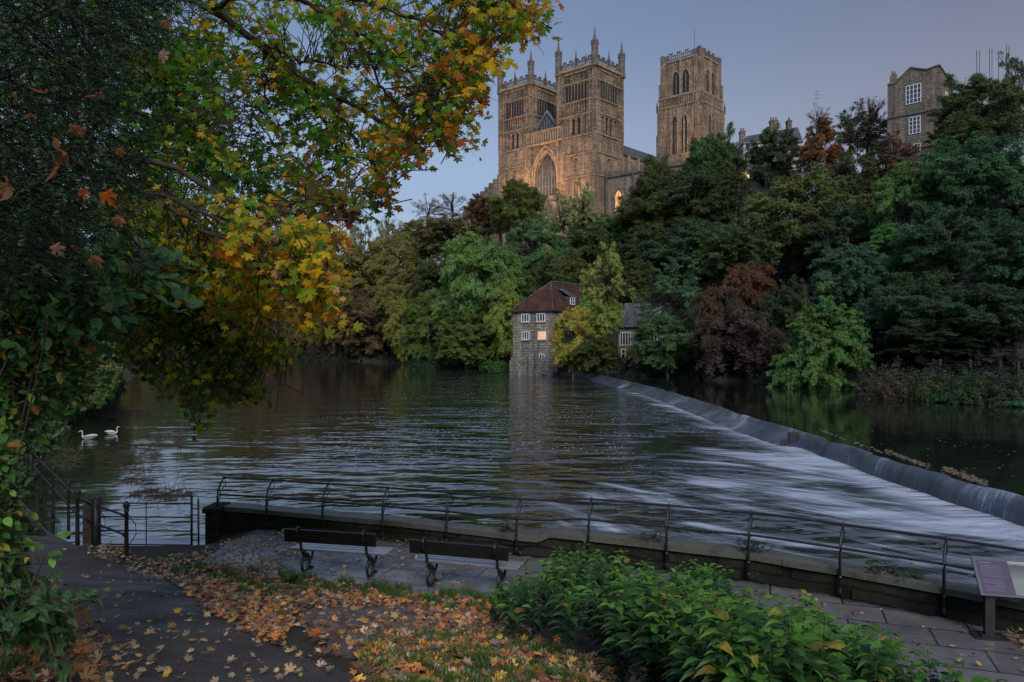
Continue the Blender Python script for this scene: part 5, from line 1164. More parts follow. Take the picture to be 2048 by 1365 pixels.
# swans ---------------------------------------------------------------
def skin_tube(name, chains, mats, parent, sub=2):
    """one continuous skinned body from joint chains: list of [(x,y,z,rx,ry)...]; the first point of a later chain names the index it grows from"""
    V = []; E = []; Rd = []
    for ch in chains:
        prev = None
        for p in ch:
            if isinstance(p, int): prev = p; continue
            V.append(p[:3]); Rd.append((p[3], p[4] if len(p) > 4 else p[3])); k = len(V) - 1
            if prev is not None: E.append((prev, k))
            prev = k
    me = bpy.data.meshes.new(name); me.from_pydata(V, E, []); me.materials.append(mats); o = link(name, me, parent)
    md = o.modifiers.new('skin', 'SKIN'); md.use_smooth_shade = True
    for i, r in enumerate(Rd): me.skin_vertices[0].data[i].radius = r
    me.skin_vertices[0].data[0].use_root = True
    s = o.modifiers.new('sub', 'SUBSURF'); s.levels = sub; s.render_levels = sub; return o
def swan(loc, rz, neck, head, lab, k=.72):
    rt = empty('swan', loc, rz, lab, 'swan', 'swans on the river'); rt.scale = (k, k, k)
    body = [(-.02, 0, .10, .17, .16), (.2, 0, .09, .15, .13), (.36, 0, .13, .08, .08)] ; b2 = [0, (-.25, 0, .12, .19, .15), (-.45, 0, .17, .11, .09), (-.62, 0, .24, .03, .03)]
    ch = [body + [(*p, .042) for p in neck] + [(*head, .055), (head[0] + .075 * (1 if True else 0), head[1], head[2] - .02, .032)], b2]
    o = skin_tube('body', ch, M['swan'], rt)
    for s in (-1, 1):
        w = MB(); n = 8
        pts = [(-.60, .30, .02), (-.42, .30, .10), (-.2, .28, .14), (.05, .24, .14), (.22, .18, .08)]
        w.tube([(p[0], s * (.13 + .03 * math.sin(k)), p[1] - .05) for k, p in enumerate(pts)], [.02, .07, .10, .09, .04], 8); w.build('wing', M['swan'], rt, True)
    hx, hy, hz = head; bk = MB(); bk.tube([(hx + .08, hy, hz - .02), (hx + .12, hy, hz - .035), (hx + .17, hy, hz - .055)], [.026, .02, .01], 6); bk.build('beak', M['beak'], rt, True)
    for s in (-1, 1): e = MB(); e.lathe((hx + .03, s * .042, hz), [(.003, -.008), (.009, 0), (.003, .008)], 6); e.build('eye', M['iron'], rt)
swan(onz(176, 878, ZL), R(176), [(.40, 0, .26), (.38, 0, .42), (.42, 0, .53), (.50, 0, .56)], (.57, 0, .50), 'white swan with its neck bent down, left of the two on the river')
swan(onz(225, 868, ZL), R(12), [(.38, 0, .25), (.33, 0, .40), (.34, 0, .52), (.40, 0, .60)], (.45, 0, .60), 'white swan with raised neck beside the reeds, right of the two', .6)
# ------------------------------------------------------------------ near foliage
def half(pts): return pts + [(-x, y) for x, y in pts[::-1] if x > 1e-6]
MAPLE = half([(0, .62), (.06, .46), (.15, .44), (.12, .30), (.10, .20), (.22, .30), (.34, .41), (.37, .29), (.50, .25), (.35, .13), (.22, .03), (.33, -.01), (.42, -.13), (.27, -.15), (.14, -.22), (.05, -.20)])
MAPLE_S = half([(0, .62), (.14, .42), (.10, .20), (.34, .40), (.50, .24), (.22, .03), (.42, -.13), (.05, -.20)])
OVAL = half([(0, .55), (.12, .42), (.24, .2), (.29, -.02), (.24, -.24), (.12, -.38), (0.001, -.42)])
NETT = half([(0, .72), (.08, .48), (.15, .38), (.15, .26), (.23, .14), (.22, .02), (.29, -.10), (.24, -.24), (.13, -.35), (0.001, -.38)])
def tmpl(pts, curl=.25, fold=.15, stalk=True, seed=0):
    v = [(0, 0, .02)] + [(x, y, -curl * (x * x + y * y) + fold * abs(x)) for x, y in pts]; n = len(pts)
    f = [(0, 1 + (i + 1) % n, 1 + i) for i in range(n)]
    if stalk: k = len(v); v += [(.012, -.18, 0), (-.012, -.18, 0), (0, -.75, .12)]; f += [(k, k + 1, k + 2)]
    return np.array(v, float), np.array(f)
T_MAPLE, T_MAPLE_FLAT, T_MAPLE_S, T_OVAL, T_NETT = tmpl(MAPLE), tmpl(MAPLE, .1, -.08), tmpl(MAPLE_S, .5, .25, False), tmpl(OVAL, .2, .2), tmpl(NETT, .75, .25)
def pal(r, n, items):
    """items: list of (weight, colour)"""
    w = np.array([i[0] for i in items], float); k = r.choice(len(items), n, p=w / w.sum()); c = np.array([i[1] for i in items])[k]; return c * (1 + r.uniform(-.22, .22, (n, 1))) * (1 + r.uniform(-.1, .1, (n, 3)))
GRN, DGR, YEL, ORG, RST, BRN, YGR, OLV = (.085, .235, .018), (.028, .078, .018), (.52, .36, .022), (.49, .21, .02), (.30, .085, .018), (.15, .07, .03), (.27, .32, .025), (.13, .14, .025)
def to3(px, py, Y):
    px, py, Y = np.broadcast_arrays(np.asarray(px, float), np.asarray(py, float), np.asarray(Y, float)); return np.stack([(px - 1024) / F * Y, Y, CAMZ - (py - 682) / F * Y], -1)
def curve3(pts, n=14):
    P = np.array([at(*p) for p in pts]); d = np.r_[0, np.cumsum(np.linalg.norm(np.diff(P, axis=0), axis=1))]; t = np.linspace(0, d[-1], n)
    Q = np.stack([np.interp(t, d, P[:, i]) for i in range(3)], 1)
    for _ in range(2): Q[1:-1] = (Q[:-2] + 2 * Q[1:-1] + Q[2:]) / 4
    return Q
def maple_tree():
    r = np.random.RandomState(9)
    root = empty('maple_tree', (-8.2, 7.6, 1.2), 0, 'autumn maple reaching over the river with green, yellow and orange leaves', 'tree'); O = np.array([-8.2, 7.6, 1.2])
    # limbs: (px, py, depth) from trunk side outwards, base radius
    J = (-60, -60, 8.2)
    limbs = [([(-500, 250, 7.8), (-250, 60, 8.0), (60, -60, 8.2), (300, -30, 8.6), (420, 10, 8.8), (520, 85, 9), (600, 155, 9.2), (650, 185, 9.3), (720, 200, 9.5), (780, 245, 9.6), (820, 290, 9.8)], .085),
             ([(420, 10, 8.8), (500, -10, 8.4), (610, 0, 8.0), (700, 50, 7.8), (760, 100, 7.7), (820, 140, 7.6), (850, 200, 7.6), (900, 250, 7.6)], .035),
             ([(520, -60, 8), (690, -10, 7.7), (780, 20, 7.5), (860, 50, 7.4), (930, 100, 7.3), (960, 140, 7.3)], .03),
             ([(650, -80, 8), (850, -40, 7.6), (960, -5, 7.5), (1040, 20, 7.4), (1070, 45, 7.4)], .022),
             ([(600, 155, 9.2), (640, 230, 9.3), (680, 280, 9.5), (700, 330, 9.6)], .022), ([(520, 85, 9), (535, 160, 9.2), (525, 210, 9.3), (500, 250, 9.4)], .018),
             ([(650, 185, 9.3), (700, 260, 9.2), (740, 320, 9.2), (770, 370, 9.2)], .018), ([(700, 50, 7.8), (760, 160, 7.9), (800, 230, 8), (860, 290, 8.0)], .018),
             ([(-400, 420, 7.6), (-100, 330, 7.6), (150, 290, 7.7), (300, 320, 7.8), (380, 350, 7.9), (450, 400, 8), (520, 430, 8), (600, 425, 8), (700, 440, 8.1)], .06),
             ([(300, 380, 7.4), (350, 420, 7.2), (430, 470, 7), (500, 520, 6.9), (570, 550, 6.8), (620, 560, 6.8), (655, 590, 6.8)], .026),
             ([(100, 300, 7.4), (250, 370, 7.3), (330, 390, 7.3), (420, 440, 7.2), (500, 470, 7.1), (560, 500, 7.0), (640, 520, 7), (670, 560, 7.0)], .03),
             ([(-300, 500, 8.6), (0, 520, 9), (150, 560, 9.4), (250, 620, 9.8), (350, 660, 10), (430, 690, 10.2), (500, 720, 10.3), (560, 710, 10.4)], .05),
             ([(150, 560, 9.4), (230, 660, 9.4), (300, 730, 9.5), (360, 790, 9.5), (395, 850, 9.6)], .026), ([(250, 620, 9.8), (330, 700, 9.7), (400, 760, 9.8), (470, 790, 9.9), (515, 790, 10)], .022),
             ([(-200, 180, 9.6), (100, 130, 10), (250, 150, 10.2), (330, 210, 10.4), (400, 260, 10.6), (460, 330, 10.8), (520, 380, 11)], .05),
             ([(100, 0, 9.6), (220, 60, 10), (280, 120, 10.2), (330, 200, 10.4), (360, 280, 10.5), (380, 330, 10.6)], .035), ([(520, 85, 9), (600, 120, 9.2), (700, 135, 9.4), (760, 130, 9.5)], .018)]
    mb = MB(); nodes = []
    tr = MB(); tr.tube([np.array(p) - O for p in ((-8.2, 7.6, .9), (-8.0, 7.7, 2.6), (-7.6, 7.9, 4.4), (-7.2, 8.1, 6.4), (-6.5, 8.1, 8.4), (-5.8, 8.1, 9.6))], [.34, .27, .24, .20, .15, .09], 12); tr.build('trunk', M['bark'], root, True)
    for pts, rad in limbs:
        Q = curve3(pts, 22); Q[1:-1] += r.normal(0, .018, (20, 3)); mb.tube([q - O for q in Q], list(np.linspace(rad, rad * .22 + .003, 22)), 6); nodes.append(Q[2:])
    # stubs from trunk to the limb starts that are off to the left
    for pts, rad in limbs:
        p = at(*pts[0]); 
        if p[0] < -5: q = np.array([-7.4, 8.0, min(max(p[2] - .8, 2.5), 8)]); mb.tube([q - O, (q + p) / 2 - O + [0, 0, .1], p - O], [rad * 1.2, rad * 1.1, rad], 6)
    nodes = np.vstack(nodes)
    # leaf regions: polygon, twigs, depth range, palette, leaf size
    TOPG = [(5, GRN), (3, YGR), (1.6, YEL), (3, OLV), (.7, ORG), (.6, BRN)]
    ORR = [(3, ORG), (2.2, YEL), (1.4, RST), (2, YGR), (2, GRN), (1, OLV)]
    YLO = [(6, YEL), (2.2, ORG), (2.2, YGR), (.8, RST), (1.4, GRN), (1.0, (.46, .30, .13)), (.8, BRN), (1, OLV)]
    LIM = [(6, GRN), (2.2, YGR), (1.2, DGR), (.7, YEL)]
    LOW = [(3, DGR), (4, OLV), (2.6, YGR), (1.5, GRN), (1, (.22, .17, .02)), (1.2, (.05, .09, .04))]
    REG = [([(330, -60), (640, -60), (700, 60), (840, 180), (830, 300), (760, 370), (690, 380), (640, 290), (560, 250), (560, 180), (480, 120), (400, 60)], 120, (8.6, 10.8), TOPG, .155),
           ([(560, -60), (960, -60), (985, 90), (965, 130), (930, 150), (900, 230), (850, 280), (800, 160), (720, 110), (640, 60)], 125, (7.2, 9.5), TOPG, .155),
           ([(760, 180), (900, 130), (960, 170), (950, 250), (905, 300), (850, 285), (835, 312), (800, 340), (775, 395), (745, 370), (720, 330)], 70, (7.2, 9.4), ORR, .155),
           ([(900, 40), (970, 60), (982, 120), (975, 185), (945, 215), (900, 200)], 38, (7, 8), ORR, .155),
           ([(900, -60), (1085, -60), (1088, 30), (1062, 50), (1052, 62), (1000, 52), (940, 40)], 46, (7, 8.2), ORR, .155),
           ([(1000, 55), (1062, 48), (1060, 88), (1035, 92), (1018, 68)], 4, (7.2, 7.6), ORR, .16), ([(995, 62), (1022, 66), (1014, 86), (998, 84)], 1, (7.4, 7.6), ORR, .16), ([(893, 302), (918, 300), (914, 318), (898, 316)], 1, (8, 8.1), ORR, .16), ([(835, 300), (846, 300), (845, 316), (832, 318)], 1, (8, 8.1), TOPG, .16),
           ([(480, 60), (660, 180), (700, 240), (680, 300), (700, 350), (660, 390), (600, 380), (560, 330), (545, 270), (500, 200), (440, 120)], 62, (8.8, 10.8), TOPG, .15),
           ([(280, 60), (430, 70), (500, 190), (560, 290), (620, 360), (620, 400), (520, 420), (430, 380), (350, 300), (290, 180)], 150, (9.5, 12.5), LIM, .16),
           ([(560, 340), (700, 370), (790, 385), (800, 410), (700, 420), (590, 430)], 22, (8, 9), [(3, OLV), (3, GRN), (2, BRN), (1, ORG)], .15),
           ([(600, 400), (700, 405), (720, 425), (650, 440), (600, 430)], 10, (8, 9), [(3, BRN), (2, RST), (1, OLV)], .14),
           ([(430, 440), (540, 440), (600, 430), (680, 470), (690, 490), (650, 520), (655, 580), (640, 600), (590, 570), (520, 580), (450, 540), (420, 490)], 84, (6.4, 9.0), YLO, .155),
           ([(240, 370), (420, 380), (560, 400), (600, 440), (520, 480), (430, 520), (330, 500), (250, 440)], 74, (7.0, 10.5), [(4, OLV), (3, YGR), (3, GRN), (2, YEL), (1, ORG), (.6, BRN)], .155),
           ([(300, 500), (420, 520), (520, 570), (560, 640), (480, 640), (380, 600)], 44, (7.2, 10), [(3, YGR), (3, YEL), (3, OLV), (1, ORG), (1, GRN)], .15),
           ([(590, 540), (655, 560), (665, 600), (640, 640), (625, 655), (600, 640), (585, 590)], 30, (6.5, 7.2), YLO, .155), ([(660, 455), (672, 462), (688, 485), (680, 495), (668, 480)], 2, (6.8, 7), YLO, .15), ([(540, 590), (575, 600), (560, 615)], 1, (6.6, 6.8), YLO, .14),
           ([(300, 460), (440, 500), (560, 560), (560, 610), (500, 640), (400, 620), (300, 560)], 90, (8, 11), [(3, OLV), (2, YGR), (2, YEL), (2, DGR), (1, ORG)], .15),
           ([(230, 560), (400, 600), (520, 660), (575, 690), (575, 715), (500, 735), (520, 790), (470, 800), (420, 790), (400, 860), (385, 862), (360, 800), (300, 760), (230, 700)], 210, (9.2, 12.5), LOW, .15),
           ([(480, 680), (570, 690), (578, 712), (530, 715), (490, 725)], 14, (9.6, 10.6), [(2, YEL), (2, YGR), (2, GRN)], .15), ([(470, 770), (520, 780), (515, 800), (480, 800)], 6, (9.8, 10.2), LOW, .15),
           ([(-120, -80), (330, -80), (330, 420), (240, 620), (-120, 640)], 620, (8.0, 12.5), [(3, DGR), (4, GRN), (1.5, OLV)], .155),
           ([(230, 40), (420, 60), (470, 330), (380, 420), (230, 380)], 110, (8.8, 11.5), LIM, .155),
           ([(200, 380), (330, 380), (420, 450), (330, 620), (230, 600)], 90, (9, 13), [(3, GRN), (2, OLV), (2, YGR), (1, YEL)], .155)]
    P = []; N = []; T = []; S = []; Cc = []; tw = MB()
    for poly, nt_, (y0, y1), pl, sz in REG:
        nt_ = int(nt_ * (2.2 if nt_ > 60 and y1 > 9.6 else 1.7)) if nt_ > 8 else nt_; sz *= .80
        q = samp(poly, nt_, r); Y = r.uniform(y0, y1, nt_); B = to3(q[:, 0], q[:, 1], Y)
        for b in B:
            if nt_ > 2:
                k = int(r.choice(np.argsort(((nodes - b) ** 2).sum(1))[:9])); a = nodes[k]
            else: a = b + [-.05, .05, .3]
            d = b - a; L = np.linalg.norm(d)
            if L > .75: a = b - unit(d / L + r.normal(0, .35, 3)) * .75; d = b - a
            mid = (a + b) / 2 + [0, 0, .05] + r.normal(0, .03, 3); tw.tube([a - O, mid - O, b - O], [.008, .006, .0035], 3, cap=False)
            n = r.randint(5, 10) if nt_ > 2 else r.randint(1, 3); dd = unit(np.array([.7, .1, -.55]) + r.normal(0, .45, 3)); ln = r.uniform(.18, .42)
            s = r.rand(n, 1); pp = b + dd * ln * (s - .35) + r.normal(0, .055, (n, 3)); tw.tube([b - O, b + dd * ln * .65 - O], [.0035, .002], 3, cap=False)
            P.append(pp); N.append(r.normal(0, .55, (n, 3)) + [.1, -.55, .5]); T.append(dd * .3 + r.normal(0, .45, (n, 3)) + [.1, 0, -.65]); S.append(sz * r.uniform(.5, 1.15, n))
            base = pal(r, 1, pl); c = np.where(r.rand(n, 1) < .6, base, pal(r, n, pl)); Cc.append(c)
    P = np.vstack(P) - O; V, Fc, Cv = place_leaves(P, np.vstack(N), np.vstack(T), np.concatenate(S), *T_MAPLE, np.vstack(Cc))
    mb.build('branch', M['bark'], root, True); tw.build('twig', M['bark'], root)['kind'] = 'stuff'; link('crown', np_mesh('crown', V, Fc, M['leaf'], Cv), root)
maple_tree()

def yew_tree():
    r = np.random.RandomState(31); O = np.array([-5.2, 3.2, 2.2]); root = empty('yew_tree', tuple(O), 0, 'dark yew with short blackish green needles hanging at the upper left', 'tree')
    tr = MB(); tr.tube([(0, 0, -.3), (.1, .1, 1.5), (.0, .2, 3.2), (.2, .4, 5)], [.26, .2, .15, .07], 10)
    P = []; N = []; T = []; S = []; C0 = []; tw = MB()
    regs = [([(-150, -100), (300, -100), (250, 60), (190, 200), (210, 330), (120, 420), (-150, 500)], 1100, (3.4, 5.8)), ([(180, -60), (420, -60), (360, 60), (300, 120), (200, 160)], 90, (4, 6.5)),
            ([(180, 120), (300, 180), (330, 260), (260, 420), (140, 440)], 110, (3.8, 6.0)), ([(-150, 380), (160, 360), (120, 520), (-150, 620)], 360, (3.4, 5.4))]
    for poly, n, (y0, y1) in regs:
        q = samp(poly, n, r); Y = r.uniform(y0, y1, n)
        for b in to3(q[:, 0], q[:, 1], Y):
            d = unit(np.array([.55, .1, -.5]) + r.normal(0, .5, 3)); L = r.uniform(.16, .34); e = b + d * L; tw.tube([b - d * .15 - O, b - O, (b + e) / 2 + [0, 0, .01] - O, e - O], [.003, .0025, .002, .001], 3, cap=False)
            k = 44; s = r.rand(k, 1); side = unit(np.cross(d, [0, .3, 1]) + r.normal(0, .25, 3)); sg = r.choice([-1, 1], (k, 1)); td = unit(side * sg + d * .7 + r.normal(0, .15, (k, 3)))
            P.append(b + d * L * s + td * .012); T.append(td); N.append(np.cross(td, d) + r.normal(0, .3, (k, 3)) + [0, -.3, .6]); S.append(np.full(k, .0165) * r.uniform(.8, 1.25, k)); C0.append(jitter(r, k, (.022, .050, .022) if r.rand() < .7 else (.045, .085, .045), .3, .1))
    for _ in range(10):
        q = samp(regs[0][0], 1, r)[0]; e = at(q[0], q[1], 4.4) - O; s = np.array([.05, .15, r.uniform(1.5, 4)]); tr.tube([s, (s + e) / 2 + [0, 0, .1], e], [.05, .03, .01], 6)
    ND = np.array([(.10, -1, 0), (.17, .4, 0), (0, 1, 0), (-.17, .4, 0)]); V, Fc, Cv = place_leaves(np.vstack(P) - O, np.vstack(N), np.vstack(T), np.concatenate(S), ND, np.array([(0, 1, 2, 3)]), np.vstack(C0))
    tr.build('trunk', M['bark'], root, True); tw.build('twig', M['bark_dark'], root)['kind'] = 'stuff'; link('crown', np_mesh('crown', V, Fc, M['needle'], Cv), root)
    # dead maple leaves caught in the yew
    pts = [(118, 298, 1.5), (112, 330, 1), (14, 372, 1.3), (214, 388, .9), (166, 382, .6), (88, 182, .7), (200, 186, .7), (112, 494, .7), (240, 440, .7), (194, 520, .8), (60, 232, .6), (150, 255, .6), (325, 110, .7), (330, 45, .6), (240, 300, .5), (30, 190, .5), (168, 258, .5)]
    P = np.array([at(x, y, 3.25) for x, y, s in pts]); n = len(pts); V, Fc, Cv = place_leaves(P, r.normal(0, .8, (n, 3)) + [.5, -.6, .3], r.normal(0, .6, (n, 3)) + [0, 0, -1], np.array([.095 * s for _, _, s in pts]), *tmpl(MAPLE, 2.2, 1.1), pal(r, n, [(2, (.26, .11, .05)), (2, (.20, .08, .04)), (1, (.38, .11, .02)), (1, (.3, .18, .13))]))
    o = link('caught_leaves', np_mesh('caught_leaves', V, Fc, M['leaf'], Cv)); prop(o, 'withered orange brown maple leaves caught in the dark yew', 'fallen leaves', kind='stuff')
yew_tree()

def hedge(name, lab, regs, seed, pl, size, tplt, O, cat='shrub', droop=-.5, stem_to=None):
    r = np.random.RandomState(seed); O = np.array(O, float); root = empty(name, tuple(O), 0, lab, cat); P = []; N = []; T = []; S = []; C0 = []; tw = MB()
    for poly, n, (y0, y1) in regs:
        n = int(n * 3.4); q = samp(poly, n, r); Y = r.uniform(y0, y1, n) ; B = to3(q[:, 0], q[:, 1], Y); gz = near_z(B[:, 0], B[:, 1]); B = B[B[:, 2] > gz + .05]
        for b in B:
            d = unit(np.array([.5, -.1, -.3]) + r.normal(0, .5, 3)); k = r.randint(4, 8); L = r.uniform(.15, .4); s = r.rand(k, 1)
            tw.tube([b - d * L * .8 - O + [0, 0, .03], b - O, b + d * L - O], [.007, .005, .002], 3, cap=False)
            P.append(b + d * L * s + r.normal(0, .05, (k, 3))); N.append(r.normal(0, .45, (k, 3)) + [.25, -.45, .75]); T.append(r.normal(0, .4, (k, 3)) + d * .5 + [.2, -.1, droop]); S.append(size * r.uniform(.55, 1.15, k) * np.ones(k)); C0.append(pal(r, k, pl))
    st = MB()
    for i in range(4):
        allp = np.vstack(P) - O; dd = np.linalg.norm(allp[:, :2], axis=1); near = allp[dd < np.percentile(dd, 12)]; e = near[r.randint(len(near))]; s0 = np.array([r.normal(0, .3), r.normal(0, .3), -.2]); st.tube([s0, (s0 + e) * .5 + [-.1, .1, -.1], e], [.012, .009, .004], 6)
    V, Fc, Cv = place_leaves(np.vstack(P) - O, np.vstack(N), np.vstack(T), np.concatenate(S), *tplt, np.vstack(C0)); link('foliage', np_mesh('foliage', V, Fc, M['green'], Cv), root); tw.build('twig', M['bark'], root)['kind'] = 'stuff'; st.build('stem', M['bark'], root, True)
HG = [(5, (.06, .165, .036)), (3, (.04, .10, .032)), (2.8, (.11, .23, .04)), (.9, (.25, .23, .03)), (.35, (.3, .13, .03))]
hedge('hazel_shrub', 'large leafy shrub with broad green leaves beside the path railing at the left', [([(-120, 440), (100, 440), (150, 480), (180, 560), (170, 640), (130, 700), (-120, 720)], 300, (5.2, 8)),
     ([(-120, 640), (80, 620), (150, 700), (130, 770), (40, 820), (-20, 900), (-120, 920)], 230, (5.4, 8.5)), ([(-120, 880), (-16, 860), (-14, 960), (-4, 1100), (0, 1180), (-120, 1200)], 130, (4.6, 6.2))], 41, HG, .088, T_OVAL, (-4.9, 6.2, 1.6))
hedge('lime_branch_shrub', 'tall shrub with large hanging grey green leaves in front of the maple', [([(150, 430), (240, 450), (330, 500), (345, 570), (290, 590), (220, 540), (160, 500)], 9, (5.4, 6.2)), ([(40, 520), (200, 560), (230, 640), (120, 660), (40, 620)], 50, (5.2, 6.6))], 42,
     [(4, (.06, .16, .055)), (2, (.045, .11, .045)), (1, (.11, .21, .055))], .125, T_OVAL, (-3.9, 4.6, 2.0))
LB = [(5, (.05, .12, .03)), (3, (.08, .15, .035)), (2, (.12, .14, .04)), (1, (.2, .19, .03)), (1, (.06, .06, .03))]
hedge('bank_thicket', 'tangle of green and brown bushes on the near bank beyond the swans', [([(60, 640), (200, 650), (240, 720), (225, 790), (190, 810), (100, 840), (0, 860)], 1100, (42, 72))], 43, LB, .34, T_MAPLE_S, (-34, 56, .8))
hedge('distant_bank_willow', 'pale green willow thicket on the near bank behind the overhanging maple', [([(80, 655), (240, 660), (262, 700), (230, 760), (80, 780)], 300, (50, 80)), ([(260, 560), (400, 570), (450, 640), (440, 715), (300, 730)], 420, (120, 150))], 44, [(3, (.07, .12, .035)), (3, (.10, .12, .04)), (1, (.2, .18, .04))], .8, T_MAPLE_S, (-50, 75, 1.5))
# low plants at the path edge, bottom left
hedge('herb_patch', 'dark strap leaved herbs growing at the foot of the shrub left of the path', [([(-60, 1190), (60, 1180), (110, 1230), (100, 1260), (40, 1270), (-60, 1280)], 11, (4.5, 5.0))], 45, [(1, (.025, .07, .025)), (1, (.04, .09, .03))], .11, T_NETT, (-3.4, 4.8, 1.9), 'plant')

# nettles ---------------------------------------------------------------
def nettle_stem(r, b, h, P, N, T, S, C0, mb, O, lean, tone):
    top = b + np.array([lean[0], lean[1], h]); mb.tube([b - O, b + (top - b) * .5 + [lean[0] * -.15, 0, 0] - O, top - O], [.006, .005, .003], 4, cap=False); n = int(h / .055) + 3
    for i in range(n):
        t = .25 + .75 * i / (n - 1); p = b + (top - b) * t; a0 = i * math.pi / 2 + r.rand() * .5
        for a in (a0, a0 + math.pi):
            d = np.array([math.cos(a), math.sin(a), -.35 + r.normal(0, .22) + .55 * (t > .93)]); sz = (.06 + .10 * math.sin(math.pi * min(1, (1.12 - t) * 1.1))) * r.uniform(.6, 1.35)
            P.append(p + unit(d) * sz * .62); T.append(d + r.normal(0, .12, 3)); N.append(np.array([-.2 * d[0], -.2 * d[1], 1]) + r.normal(0, .18, 3)); S.append(sz)
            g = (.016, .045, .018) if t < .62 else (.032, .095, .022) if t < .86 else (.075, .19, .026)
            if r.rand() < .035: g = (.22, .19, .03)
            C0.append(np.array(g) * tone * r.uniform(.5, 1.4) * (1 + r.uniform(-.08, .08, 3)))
def nettles():
    r = np.random.RandomState(51); P, N, T, S, C0 = [], [], [], [], []; mb = MB(); O = np.array([2., 9., .8])
    # base points on the slope, heights chosen from where the tops of the patch stand
    top_prof = np.array([(900, 1330), (960, 1240), (1000, 1180), (1040, 1150), (1090, 1110), (1110, 1092), (1140, 1100), (1180, 1080), (1230, 1110), (1290, 1078), (1330, 1110), (1400, 1108), (1440, 1130), (1462, 1170), (1500, 1205), (1560, 1215), (1600, 1210), (1640, 1195), (1690, 1225), (1730, 1240), (1760, 1270), (1800, 1255), (1830, 1290), (1870, 1250), (1910, 1300), (1950, 1310), (2020, 1352), (2060, 1420)])
    poly = [(960, 1225), (1010, 1200), (1100, 1180), (1200, 1178), (1300, 1185), (1420, 1200), (1500, 1260), (1640, 1310), (1800, 1380), (1960, 1440), (2040, 1500), (2000, 1620), (1700, 1620), (1400, 1560), (1330, 1450), (1180, 1345), (1060, 1290), (970, 1270)]
    q = samp(poly, 620, r); X, Y = ray_ground(q[:, 0], q[:, 1]); k = ~np.isnan(X) & (np.sin(X * 2.9 + 1) * np.cos(Y * 3.3) + .5 * np.sin(X * 6.1 - Y * 4.7) > r.uniform(-.95, .35, len(X)) + .6 * (q[:, 0] > 1500) + .3 * (q[:, 0] > 1750)); X, Y, q = X[k], Y[k], q[k]
    for x, y, (px, py) in zip(X, Y, q):
        z = float(near_z(x, y)); ty = np.interp(px, top_prof[:, 0], top_prof[:, 1]) - 8; hmax = (CAMZ - (ty - 682) / F * y) - z
        h = min(r.uniform(.45, 1.25), hmax * r.uniform(.55, 1.04))
        if h < .12: continue
        nettle_stem(r, np.array([x, y, z]), h, P, N, T, S, C0, mb, O, r.normal(0, .07, 2), 1.0)
    V, Fc, Cv = place_leaves(np.array(P) - O, np.array(N), np.array(T), np.array(S), *T_NETT, np.array(C0))
    root = empty('nettle_patch', tuple(O), 0, 'dense patch of bright green nettles on the slope behind the benches', 'nettles'); root['kind'] = 'stuff'
    link('foliage', np_mesh('foliage', V, Fc, M['green'], Cv), root); mb.build('stem', simple('nettle_stem', (.05, .09, .03), .7, .2, 5), root)
    # small plants rooted in the coping of the wall
    def wall_plant(px, py, h, n, lab, tone=1.0, spread=.1, seed=0):
        r = np.random.RandomState(seed); X = np.linspace(-7, 11, 3000); d = .25; Yv = yw(X) + d; qx = 1024 + X / Yv * F; x = float(np.interp(px, qx, X)); y = float(yw(x)) + d; b = np.array([x, y, .44 if x > .5 else .38])
        rt = empty('wall_plant', tuple(b), 0, lab, 'plant', 'plants growing on the river wall'); P, N, T, S, C0 = [], [], [], [], []; m2 = MB()
        for i in range(n): nettle_stem(r, b + np.array([r.normal(0, spread), r.normal(0, .03), -.05]), h * r.uniform(.55, 1), P, N, T, S, C0, m2, b, r.normal(0, .09, 2), tone)
        V, Fc, Cv = place_leaves(np.array(P) - b, np.array(N), np.array(T), np.array(S) * .62, *T_NETT, np.array(C0) * [1.1, .8, 1]); link('foliage', np_mesh('foliage', V, Fc, M['green'], Cv), rt); m2.build('stem', M['bark'], rt)
    wall_plant(1008, 1068, .30, 4, 'low leafy plant on the wall just left of the raised coping', .7, .1, 1)
    wall_plant(1300, 1080, .34, 5, 'upright plant on the wall behind the tallest nettles', .9, .06, 2)
    wall_plant(1500, 1090, .42, 6, 'leafy dark plant on the wall entwined with a railing post', .6, .14, 3)
    wall_plant(1745, 1130, .28, 3, 'thin weed on the wall coping, first right of a railing post', .8, .06, 4)
    wall_plant(1776, 1135, .38, 3, 'tallest thin weed on the wall coping between two railing posts', .8, .04, 5)
    wall_plant(1830, 1145, .26, 5, 'leaning weeds on the wall coping left of the last railing post', .8, .12, 6)
    wall_plant(2040, 1185, .42, 5, 'leafy plant on the wall behind the information board', .9, .2, 7)
nettles()

